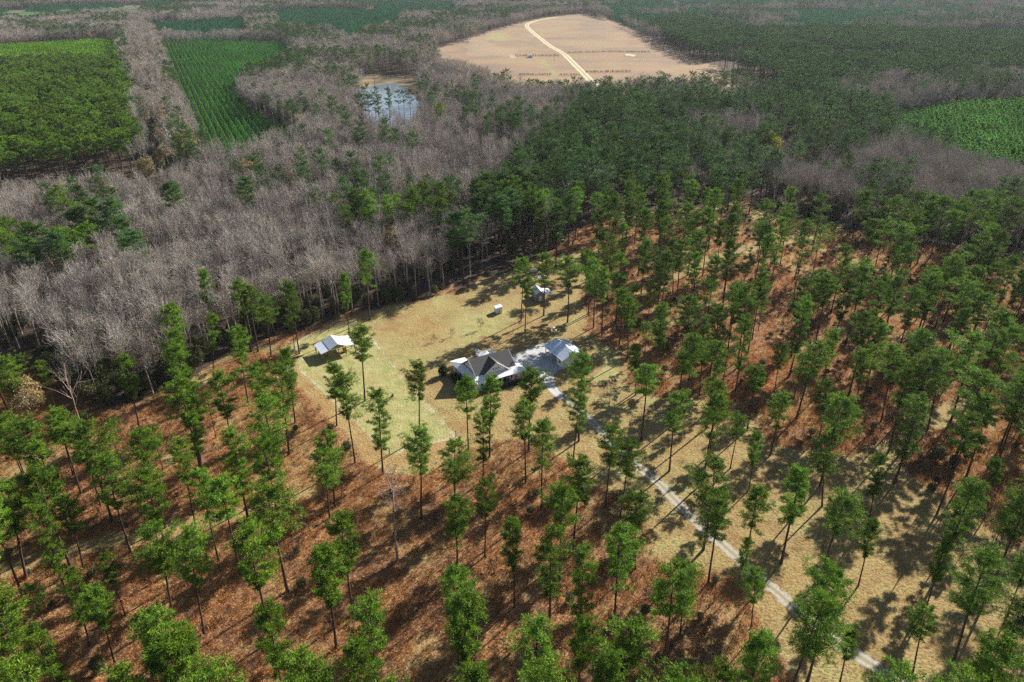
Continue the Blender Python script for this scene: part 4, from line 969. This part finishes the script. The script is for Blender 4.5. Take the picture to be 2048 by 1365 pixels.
K_pinefar = [needle_mass(50+i, 25, .5, 4.6, M['needle_far'], nbr=22, ncl=6, nbl=12, bw=.40) for i in range(2)]
K_old = [needle_mass(60+i, 18, (.5, .42, .46)[i], (2.7, 3.2, 3.0)[i], M['needle'], nbr=26, ncl=6, nbl=18, bw=.24) for i in range(3)]
K_young = [bpy.data.objects.new("young_pine", meshdata("young_pine", *join_[:2], [M['needle_young'], M['bark']], join_[2])) for join_ in (cone_pine(70+i, 7.0, 1.25) for i in range(2))]
K_bright = [bpy.data.objects.new("bright_pine", meshdata("bright_pine", *j_[:2], [M['needle_bright'], M['bark']], j_[2])) for j_ in (cone_pine(73+i, 6., 2.0, 420, .8, .34) for i in range(2))]
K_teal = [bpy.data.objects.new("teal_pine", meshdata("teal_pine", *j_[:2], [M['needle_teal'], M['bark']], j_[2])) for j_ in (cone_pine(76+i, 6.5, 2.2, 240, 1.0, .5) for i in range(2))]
near0 = [i for i in rest if P[i, 1] < 300]; near_i = [i for i in rest if 300 <= P[i, 1] < 560]; far_i = [i for i in rest if P[i, 1] >= 560]
hs = P[:, 2]/25.
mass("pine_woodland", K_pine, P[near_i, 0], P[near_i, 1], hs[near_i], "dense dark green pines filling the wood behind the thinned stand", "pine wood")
K_near = [needle_mass(80+i, 25, (.5, .44)[i], (3.9, 4.1)[i], M['needle'], nbr=40, ncl=12, nbl=18, bw=.12) for i in range(2)]
mass('pine_stand', K_near, P[near0, 0], P[near0, 1], hs[near0], 'smaller or half hidden pines of the near stand on russet ground', 'pine wood')
# mature plantations
A, B = jgrid(6.0, -300, 3300, 500, 2800, jit_=.4); k = classify(A, B); v_ = inview(A, B, 20) & (k == 8) & (vnoise(A, B, 55)*.6+.4*vnoise(A, B, 20) > .36)
A1, B1 = np.r_[A[v_], P[far_i, 0]], np.r_[B[v_], P[far_i, 1]]
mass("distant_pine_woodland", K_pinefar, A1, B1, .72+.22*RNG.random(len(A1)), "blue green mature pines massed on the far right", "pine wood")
rowdir = math.atan2(*(np.array(at(560, 90))-np.array(at(602, 270)))[::-1]); rowdir = math.atan2(*(np.array(at(325, 88))-np.array(at(415, 325)))[::-1])
def rows(spacing, along, zk, ang=rowdir, jt=.12):
    zp = Z[zk]; c = zp.mean(0); R = np.abs(zp-c).max()*1.45
    a = np.arange(-R, R, along); b = np.arange(-R, R, spacing); A, B = np.meshgrid(a, b); A = A.ravel()+RNG.normal(0, jt*along, A.size); B = B.ravel()+RNG.normal(0, jt*.6*spacing, B.size)
    X = c[0]+A*math.cos(ang)-B*math.sin(ang); Y = c[1]+A*math.sin(ang)+B*math.cos(ang)
    return X, Y
X1, Y1 = rows(6.2, 5.4, 'oldpine', jt=.2); s_ = (classify(X1, Y1) == 3) & inview(X1, Y1, 18) & (RNG.random(X1.shape) < .9) & (vnoise(X1, Y1, 12) > .12)
mass("pine_plantation", K_old, X1[s_], Y1[s_], .78+.42*RNG.random(s_.sum()), "close canopy of round green plantation pines at upper left", "plantation")
X1, Y1 = rows(4.6, 2.8, 'rows', jt=.10); s_ = (classify(X1, Y1) == 5) & inview(X1, Y1, 6) & (RNG.random(X1.shape) < .95)
mass("young_pine_rows", K_young, X1[s_], Y1[s_], .85+.35*RNG.random(s_.sum()), "straight rows of conical young pines beyond the bare wood", "plantation")
K_lime = [bpy.data.objects.new('lime_pine', meshdata('lime_pine', *j_[:2], [M['needle_lime'], M['bark']], j_[2])) for j_ in (cone_pine(78+i, 6., 2.0, 420, .8, .34) for i in range(2))]
A, B = jgrid(3.4, -1600, 100, 500, 2500, jit_=.4); s_ = (classify(A, B) == 4) & inview(A, B, 5)
mass("bright_sapling_field", K_lime, A[s_], B[s_], .55+.35*RNG.random(s_.sum()), "bright yellow green saplings behind the round pine plantation", "plantation")
A, B = jgrid(3.6, 150, 1500, 330, 900, jit_=.4); s_ = (classify(A, B) == 7) & inview(A, B, 8)
mass("bright_young_plantation", K_bright, A[s_], B[s_], .9+.5*RNG.random(s_.sum()), "bright green young pine block at the right edge", "plantation")
A, B = jgrid(6.5, -3200, 3600, 800, 3600, jit_=.4); k = classify(A, B); s_ = ((k == 6) | ((zn('openyoung', A, B)) & (vnoise(A, B, 60) > .62))) & inview(A, B, 6)
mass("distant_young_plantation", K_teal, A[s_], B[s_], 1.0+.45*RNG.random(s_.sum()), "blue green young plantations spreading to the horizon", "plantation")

# ---------------------------------------------------------------- bare wood
BT = [baretree(100+i, 20, .24, (1, .7, 1.0, .85)[i], nl=7, n2=5, n3=4, n4=2, tw=.05, fork=.45, rise=48) for i in range(4)]
BTm = [(meshdata("bare_trunk", t[0], t[1], [M['greybark']], smooth=True), meshdata("bare_crown", c[0], c[1], [M['twig'], M['greybark']], c[2])) for t, c in BT]
K_bare = [whole(g_, "bare_tree_mass", [M['twig'], M['greybark']]) for g_ in BT]
K_barefar = [whole(baretree(120+i, 20, .16, 1.1, nl=8, n2=5, n3=4, n4=2, tw=.12), "bare_tree_far", [M['twig'], M['greybark']]) for i in range(2)]
A, B = jgrid(5.6, -480, 620, 175, 620, jit_=.5); k = classify(A, B); f1 = (k == 1) | ((k == 2) & (RNG.random(A.shape) < .22))
f1 &= inview(A, B, 18, 160); A, B = A[f1], B[f1]; kk = away(A, B, [p[:2] for p in allp], 2.6) & away(A, B, GOLDP, 5.5); A, B = A[kk], B[kk]; kk = away(A, B+5, GOLDP, 5.0); A, B = A[kk], B[kk]
Hb = 14+7.5*vnoise(A, B, 32)+RNG.normal(0, 2.0, A.size)
bx, by, bf = proj(A, B, 0); bcx, bcy, _f = proj(A, B, Hb*.75); sz = Hb/np.hypot(np.hypot(A, B), CAM_H-9)
front = (classify(A, B+0) == 1)
vis = (bcx > 6) & (bcx < 2042) & (bcy > 4) & (bcy < 1350) & front
ob = np.argsort(-np.where(vis, sz, 0))[:300]; ob = [int(i) for i in ob if vis[i]]
EDGE = "the wood left of the yard"
bl = rank_labels(ob, lambda i: (bx[i], by[i]), 20, lambda i, r, c, n: f"leafless grey hardwood {place(c, n)} in the {rowname(r)} of the bare wood")
for i in ob:
    v = rp.randrange(4); s = Hb[i]/20; o = empty("bare_tree", (A[i], B[i], 0), 0, label=bl[i], cat="bare tree", group="leafless hardwoods of the bare wood")
    r = rp.random()*6.28
    for nm, me in zip(("trunk", "crown"), BTm[v]): c = link(nm, me, o); c.rotation_euler = (0, 0, r); c.scale = (s*1.02, s*1.02, s)
m_ = np.ones(len(A), bool); m_[ob] = False
mass("bare_woodland", K_bare, A[m_], B[m_], Hb[m_]/20, "grey leafless hardwood wood stretching from barn to pond", "bare wood", tilt=.03)
A, B = jgrid(7.4, -2600, 2900, 560, 3700, jit_=.45); k = classify(A, B); s_ = (k == 1) & inview(A, B, 18, 160) & ((B > 620) | (np.abs(A) > 500)); 
Hf = (12+8*vnoise(A[s_], B[s_], 50)+RNG.normal(0, 1.8, s_.sum()))/20
mass("distant_bare_woodland", K_barefar, A[s_], B[s_], Hf*1.1, "hazy grey brown leafless woods in the distance", "bare wood", sclz=Hf)
# strip of hardwoods with autumn leaves between the plantations, and understory evergreens along the wood edge
GL = [leafy(200+i, 13, 3.6, 4.6, 220, 12, .42, .34) for i in range(2)]
K_gold = [whole(g_, "gold_mass", [M['gold'], M['greybark']]) for g_ in GL]; K_ev = [whole(leafy(210+i, 10, 3.2, 4.2, 240, 12, .42, .34), "ever_mass", [M['evergreen'], M['greybark']]) for i in range(2)]
A, B = jgrid(4.6, -800, -100, 400, 1500, jit_=.45); s_ = (classify(A, B) == 9); A, B = A[s_], B[s_]; kk = away(A, B, [p[:2] for p in allp], 4); A, B = A[kk], B[kk]
q = RNG.random(A.shape)
mass("autumn_strip", K_gold+K_gold+K_ev+K_ev+K_barefar, A[q < .9], B[q < .9], .75+.4*RNG.random((q < .9).sum()), "strip of mixed grey, tan and golden hardwoods between two plantations", "tree strip")
# far treeline flecks of colour
A, B = jgrid(24, -1800, 2200, 480, 2600, jit_=.5); s_ = (classify(A, B) == 1) & inview(A, B, 12) & (RNG.random(A.shape) < .5)
mass("russet_treetops", K_gold+K_ev+K_ev, A[s_], B[s_], .8+.5*RNG.random(s_.sum()), "scattered tan and olive tree tops in the distant woods", "trees")
# evergreen thicket at the foot of the wood
A, B = jgrid(4.2, -260, 200, 150, 420, jit_=.45); k = classify(A, B)
nearopen = (classify(A, B-9) != 1) | (classify(A+8, B-5) != 1) | (classify(A, B-16) != 1); s_ = (k == 1) & nearopen & (RNG.random(A.shape) < .75) & inview(A, B, 5)
ei = np.where(s_)[0]; esz = 1/np.hypot(A[ei], B[ei]); ei = ei[np.argsort(-esz)]
EV = [leafy(220+i, 6.5, 2.3, 3.0, 260, 14, .30, .24, up=.5, r=.09) for i in range(3)]
EVm = [(meshdata("shrub_stem", t[0], t[1], [M['greybark']]), meshdata("shrub_leaves", c[0], c[1], [M['evergreen'], M['greybark']], c[2])) for t, c in EV]
ev_ind = [int(i) for i in ei[:70]]; ex, ey, _f = proj(A, B, 0)
el = rank_labels(ev_ind, lambda i: (ex[i], ey[i]), 18, lambda i, r, c, n: f"grey green evergreen shrub at the wood's edge, {place(c, n)} in the {rowname(r)}")
for i in ev_ind:
    t = empty("evergreen_shrub", (A[i], B[i], 0), 0, label=el[i], cat="evergreen shrub", group="evergreen shrubs under the wood edge"); s = .6+.65*rp.random()
    r = rp.random()*6.28; v = rp.randrange(3)
    for nm, me in zip(("stem", "leaves"), EVm[v]): c = link(nm, me, t); c.scale = (s, s, s*(.85+.4*rp.random())); c.rotation_euler = (0, 0, r)
K_ev2 = [whole(g_, "thicket", [M['evergreen'], M['greybark']]) for g_ in EV]
K_brush = [whole(baretree(300+i, 3.6, .05, 1.6, nl=9, n2=4, n3=3, n4=3, tw=.05, fork=.1), "brush", [M['brushwood'], M['brushwood']]) for i in range(3)]
rest_e = ei[70:]
A3, B3 = jgrid(6.0, -420, 700, 180, 640, jit_=.45); k3 = classify(A3, B3); s3 = ((k3 == 1) | (k3 == 2)) & inview(A3, B3, 3) & (RNG.random(A3.shape) < .62)
mass("understory", K_ev2+K_brush+K_brush, np.r_[A[rest_e], A3[s3]], np.r_[B[rest_e], B3[s3]], .5+.7*RNG.random(len(rest_e)+s3.sum()), "tangled evergreen and bare understory beneath the bare wood", "undergrowth")

# ---------------------------------------------------------------- single trees and shrubs
def single(name, geo, mats, px_, label, cat, s=1., top=None, parts=("trunk", "crown"), group=None, rz=0.):
    (tv, tf), (cv, cf_, mi) = geo; x, y = at(*px_, top or 0)
    o = empty(name, (x, y, 0), rz, label=label, cat=cat, group=group)
    link(parts[0], meshdata(name+"_"+parts[0], tv, tf, [mats[1]], smooth=True), o).scale = (s, s, s); link(parts[1], meshdata(name+"_"+parts[1], cv, cf_, mats, mi), o).scale = (s, s, s); return o
def single_m(name, mm, px_, label, cat, s, top=None, parts=("trunk", "crown"), group=None):
    x, y = at(*px_, top or 0); o = empty(name, (x, y, 0), 0, label=label, cat=cat, group=group); r = rp.random()*6.28
    for nm, me in zip(parts, mm): c = link(nm, me, o); c.scale = s if isinstance(s, tuple) else (s, s, s); c.rotation_euler = (0, 0, r)
    return o
dp = pine(31, 23, .48, 3.4, nbr=40, ncl=7, nbl=7, cs=.6, bw=.05, dead=True)
single("dead_pine", dp, [M['brownneedle'], M['greybark']], (795, 1121), "brown needleless dead pine with a mesh of fine twigs on the russet ground", "dead pine")
sn = baretree(33, 20, .22, 1.1, nl=8, n2=2, n3=2, n4=1, tw=.05, fork=.35); single("dead_snag", sn, [M['palebark'], M['palebark']], (166, 862), "pale reddish dead snag at the left edge of the wood", "snag")
yb = baretree(35, 7.5, .10, 1.5, nl=9, n2=4, n3=4, n4=3, tw=.035, fork=.30); single("yard_tree", yb, [M['brushwood'], M['greybark']], (1219, 807), "small rounded leafless tree alone right of the driveway neck", "tree")
sb = baretree(36, 3.2, .05, 1.6, nl=8, n2=4, n3=3, n4=3, tw=.04, fork=.08)
sbm = (meshdata("sapling_stem", *sb[0], [M['greybark']]), meshdata("sapling_twigs", sb[1][0], sb[1][1], [M['brushwood'], M['greybark']], sb[1][2]))
for p_, lab, s in (((962, 659), "bushy leafless sapling in the back lawn below the white shed", 1.3), ((869, 684), "thin leafless sapling in the lawn with an orange mulch ring, left one", .9), ((904, 673), "thin leafless sapling in the back lawn, right of the other ringed sapling", 1.0), ((1040, 655), "reddish leafless bush at the foot of the tall pines by the lawn", .9), ((1245, 697), "small leafless bush at the lawn's right edge under the pines", .9)):
    single_m("lawn_sapling", sbm, p_, lab, "sapling", s, parts=("stem", "twigs"), group="leafless saplings in the lawn")
# yellow and golden crowns standing out of the woods
gm_ = [(meshdata("gold_trunk", *g_[0], [M['greybark']]), meshdata("gold_crown", g_[1][0], g_[1][1], [M['gold'], M['greybark']], g_[1][2])) for g_ in GL]
lm_ = [(gm_[0][0], meshdata("lime_crown", GL[0][1][0], GL[0][1][1], [M['lime'], M['greybark']], GL[0][1][2]))]
for p_, mm, s, lab in (((497, 332), gm_[0], 1.15, "golden leaved tree beside a dark pine in the left bare wood"), ((574, 352), gm_[1], .8, "small yellow tree in the bare wood right of the golden one"), ((878, 218), lm_[0], 1.15, "rounded yellow green tree right of the pond"),
        ((1543, 283), lm_[0], 1.3, "bright yellow tree above the bare wood on the right"), ((1597, 322), gm_[1], .8, "peach coloured tree top among bare trees below the bright yellow tree"), ((125, 373), gm_[0], 1.0, "tan leaved tree at the foot of the left plantation"),
        ((290, 326), gm_[1], 1.0, "pale gold tree at the end of the grey tree strip"), ((785, 468), gm_[0], .9, "orange tinted tree inside the bare wood above the barn"), ((900, 240), gm_[1], .8, "small tan tree just beyond the yellow green pond tree"), ((215, 538), gm_[1], .7, "olive tan tree low in the left bare wood"),
        ((1005, 228), gm_[0], .8, "tan crowned tree in front of the far pines by the field corner"), ((40, 775), gm_[1], .9, "straw coloured broken treetop at the left edge of the photo")):
    single_m("golden_tree", mm, p_, lab, "tree", max(1.2, s*1.35), top=13*max(1.2, s*1.35)*.8, group="yellow leaved trees in the woods")
HG = [leafy(230+i, 2.0, 1.0, 1.0, 200, 12, .16, .13, r=.05, zc=.95) for i in range(2)]
HGm = [(meshdata("bush_stem", *g_[0], [M['greybark']]), meshdata("bush_leaves", g_[1][0], g_[1][1], [M['hedge'], M['greybark']], g_[1][2])) for g_ in HG]
def bush(xy, s, label, group=None, nm="garden_shrub", mm=None):
    o = empty(nm, (xy[0], xy[1], 0), 0, label=label, cat="shrub", group=group); r = rp.random()*6.28
    for n_, me in zip(("stem", "leaves"), mm or rp.choice(HGm)): c = link(n_, me, o); c.scale = s; c.rotation_euler = (0, 0, r)
bush(at(887, 752), (1.5, 1.5, 1.9), "tall dark rounded shrub off the farmhouse's left back corner")
for i in range(5): bush(hp(-1.1, 1.2+i*2.3), (1.25, 1.25, 1.1), f"dark foundation shrub along the farmhouse's left wall, {('nearest the front', 'second from front', 'middle one', 'second from back', 'nearest the back')[i]}", "foundation shrubs of the farmhouse")
for i in range(11): bush(hp(6.4+i*1.12 if i < 4 else 7.2+i*1.05, -1.0), (.75, .75, .6), f"low clipped green shrub before the farmhouse porch, {place(i, 11)} of eleven", "foundation shrubs of the farmhouse")
for i, (u, v) in enumerate(((1.0, -1.1), (3.6, -1.1), (5.2, -1.0))): bush(hp(u, v), (.8, .8, .7), f"green shrub under the farmhouse's front left windows, {place(i, 3)} of three", "foundation shrubs of the farmhouse")
egm = EVm
for p_, s, lab in (((695, 905), .55, "grey green bush on the russet slope right of a pine foot"), ((1360, 1340), .5, "grey green shrub near the dark thicket at the bottom"), ((1872, 925), .8, "pale grey leafed bush in the thicket at right"), ((1905, 935), .6, "smaller green bush right of the pale thicket bush"), ((1330, 705), .55, "grey green bush among pines right of the yard"), ((200, 1345), .6, "grey green bush at the bottom left"), ((1275, 655), .6, "pale green bush beneath pines above the yard corner")):
    x, y = at(*p_); bush((x, y), (s, s, s), lab, None, "wild_shrub", rp.choice(egm))
# mulch beds
k = MB(); k.slab([(*hp(6, -1.9)[:2], .02), (*hp(18.6, -1.9)[:2], .02), (*hp(18.6, -.3)[:2], .02), (*hp(6, -.1)[:2], .02)], .015); k.build("mulch_bed", M['rust'], kind="structure")
k = MB(); k.slab([(*hp(-2.4, 13)[:2], .02), (*hp(-2.4, -1.9)[:2], .02), (*hp(5.9, -1.9)[:2], .02), (*hp(5.9, .4)[:2], .02), (*hp(.4, .4)[:2], .02), (*hp(.4, 13)[:2], .02)], .015); k.build("mulch_bed", M['rust'], kind="structure")

# ---------------------------------------------------------------- ground cover
K_tuft = []
for i in range(3):
    v, f, mi = tuft(400+i, .85, 22, .085, .8, .5); K_tuft.append(bpy.data.objects.new("grass_tuft", meshdata("grass_tuft", v, f, [M['grass']])))
K_straw = []
for i in range(2):
    v, f, mi = tuft(410+i, .35, 16, .07, .8, .8); K_straw.append(bpy.data.objects.new("straw_tuft", meshdata("straw_tuft", v, f, [M['straw']])))
X1, Y1 = jgrid(1.05, -240, 330, 76, 330, jit_=.5); px, py, f = proj(X1, Y1); kz = zn('russet', X1, Y1) & ~zn('lawn', X1+.0, Y1) & ~zn('green', X1, Y1) & ~zn('trackL', X1, Y1) & ~zn('track2', X1, Y1) & ~zn('path', X1, Y1) & (px > -60) & (px < 2110) & (py < 1420)
kz &= (RNG.random(X1.shape) < np.clip(.35+1.0*vnoise(X1, Y1, 7), 0, 1)*np.where(Y1 > 200, .6, 1)) & (seg_dist(DRIVE, X1, Y1) > 3)
mass("russet_brush_grass", K_tuft, X1[kz], Y1[kz], .55+.75*RNG.random(kz.sum()), "rust coloured dry broom grass covering the ground under the pines", "dry grass")
X1, Y1 = jgrid(1.5, -60, 230, 76, 210, jit_=.5); px, py, f = proj(X1, Y1); ks = zn('lawn', X1, Y1) & (px > 1120) & (px < 2110) & (py > 800) & (seg_dist(DRIVE, X1, Y1) > 2.6) & (RNG.random(X1.shape) < .5)
mass("straw_grass", K_straw, X1[ks], Y1[ks], .5+.6*RNG.random(ks.sum()), "short tan grass tufts on the slope right of the driveway", "grass")
# dark bare brush in patches
X1, Y1 = jgrid(2.3, -240, 330, 76, 330, jit_=.5); px, py, f = proj(X1, Y1)
bn = vnoise(X1+33, Y1+71, 16)*.65+vnoise(X1, Y1, 5)*.35
dark = np.zeros(X1.shape)
for cx, cy, rx, ry in ((1391,1290,70,60),(1200,1060,45,35),(1750,850,75,55),(1830,890,60,45),(1610,670,50,40),(1370,690,40,40),(1560,610,50,30),(330,1330,80,30),(50,1080,50,25),(930,1180,60,25),(1035,1330,60,40),(700,1090,50,25),(1960,690,60,40),(1180,1150,40,30),(1700,560,60,25),(590,1110,40,30),(1500,760,40,25),(870,1250,40,40)):
    dark = np.maximum(dark, 1-np.hypot((px-cx)/rx, (py-cy)/ry)**2)
kz = zn('russet', X1, Y1) & ~zn('green', X1, Y1) & (px > -60) & (px < 2110) & (py < 1420) & ~(zn('lawn', X1, Y1) & (dark < .2)) & ~zn('track2', X1, Y1) & ~zn('trackL', X1, Y1) & (seg_dist(DRIVE, X1, Y1) > 4)
kz &= (((bn > .53) & (RNG.random(X1.shape) < .6)) | (dark > .1) | (RNG.random(X1.shape) < .05)) & (RNG.random(X1.shape) < .9)
mass("bare_brush", K_brush, X1[kz], Y1[kz], (.35+.45*RNG.random(kz.sum()))*(1+.5*np.clip(dark[kz], 0, 1)), "dark leafless brush in patches among the russet grass", "undergrowth", tilt=.15)
X1, Y1 = jgrid(7, -240, 330, 76, 360, jit_=.5); kz = zn('russet', X1, Y1) & ~zn('lawn', X1, Y1) & ~zn('green', X1, Y1) & (RNG.random(X1.shape) < np.where(X1 > 20, .5, .22)) & inview(X1, Y1, 2)
K_ev3 = [whole(leafy(240+i, 2.0, 1.0, .9, 120, 10, .18, .14, r=.05, zc=1.2), "seedling", [M['evergreen'], M['greybark']]) for i in range(2)]
mass("evergreen_seedlings", K_ev3, X1[kz], Y1[kz], .35+.75*RNG.random(kz.sum()), "small olive green seedlings and bushes scattered in the brush", "undergrowth")
# hedges along ditches in the field
ditch = [((1135,107),(1203,106)),((1030,113),(1118,113)),((1172,146),(1260,145)),((1040,152),(1102,151)),((1120,152),(1160,152)),((1206,105),(1300,106))]
HX = []; HY = []
for (a, b) in ditch:
    a = np.array(at(*a)); b = np.array(at(*b)); n = int(np.hypot(*(b-a))/.7)
    for t in np.linspace(0, 1, n): q = a+(b-a)*t+RNG.normal(0, .5, 2); HX.append(q[0]); HY.append(q[1])
mass("ditch_brush", K_brush, np.array(HX), np.array(HY), .35+.45*RNG.random(len(HX)), "thin dark brush lines along the ditches of the far field", "undergrowth")
# ---------------------------------------------------------------- air
HAZE = 0.000035
if HAZE > 0:
    k = MB(); k.box(-6900, -2400, -1, 6900, 8900, 114); m = bpy.data.materials.new("haze"); m.use_nodes = True; n = m.node_tree.nodes; n.remove(n["Principled BSDF"])
    pv = n.new("ShaderNodeVolumePrincipled"); pv.inputs["Density"].default_value = HAZE; pv.inputs["Color"].default_value = (.80, .88, 1, 1); pv.inputs["Anisotropy"].default_value = .2
    m.node_tree.links.new(pv.outputs[0], n["Material Output"].inputs["Volume"]); k.build("haze", m, kind="stuff")
print("PINES", len(allp), surveyed, "indiv", len(indiv), "bare indiv", len(ob), "meshes", len(bpy.data.meshes))
for o in S.objects:
    if o.modifiers: print(o.name, len(o.data.vertices))
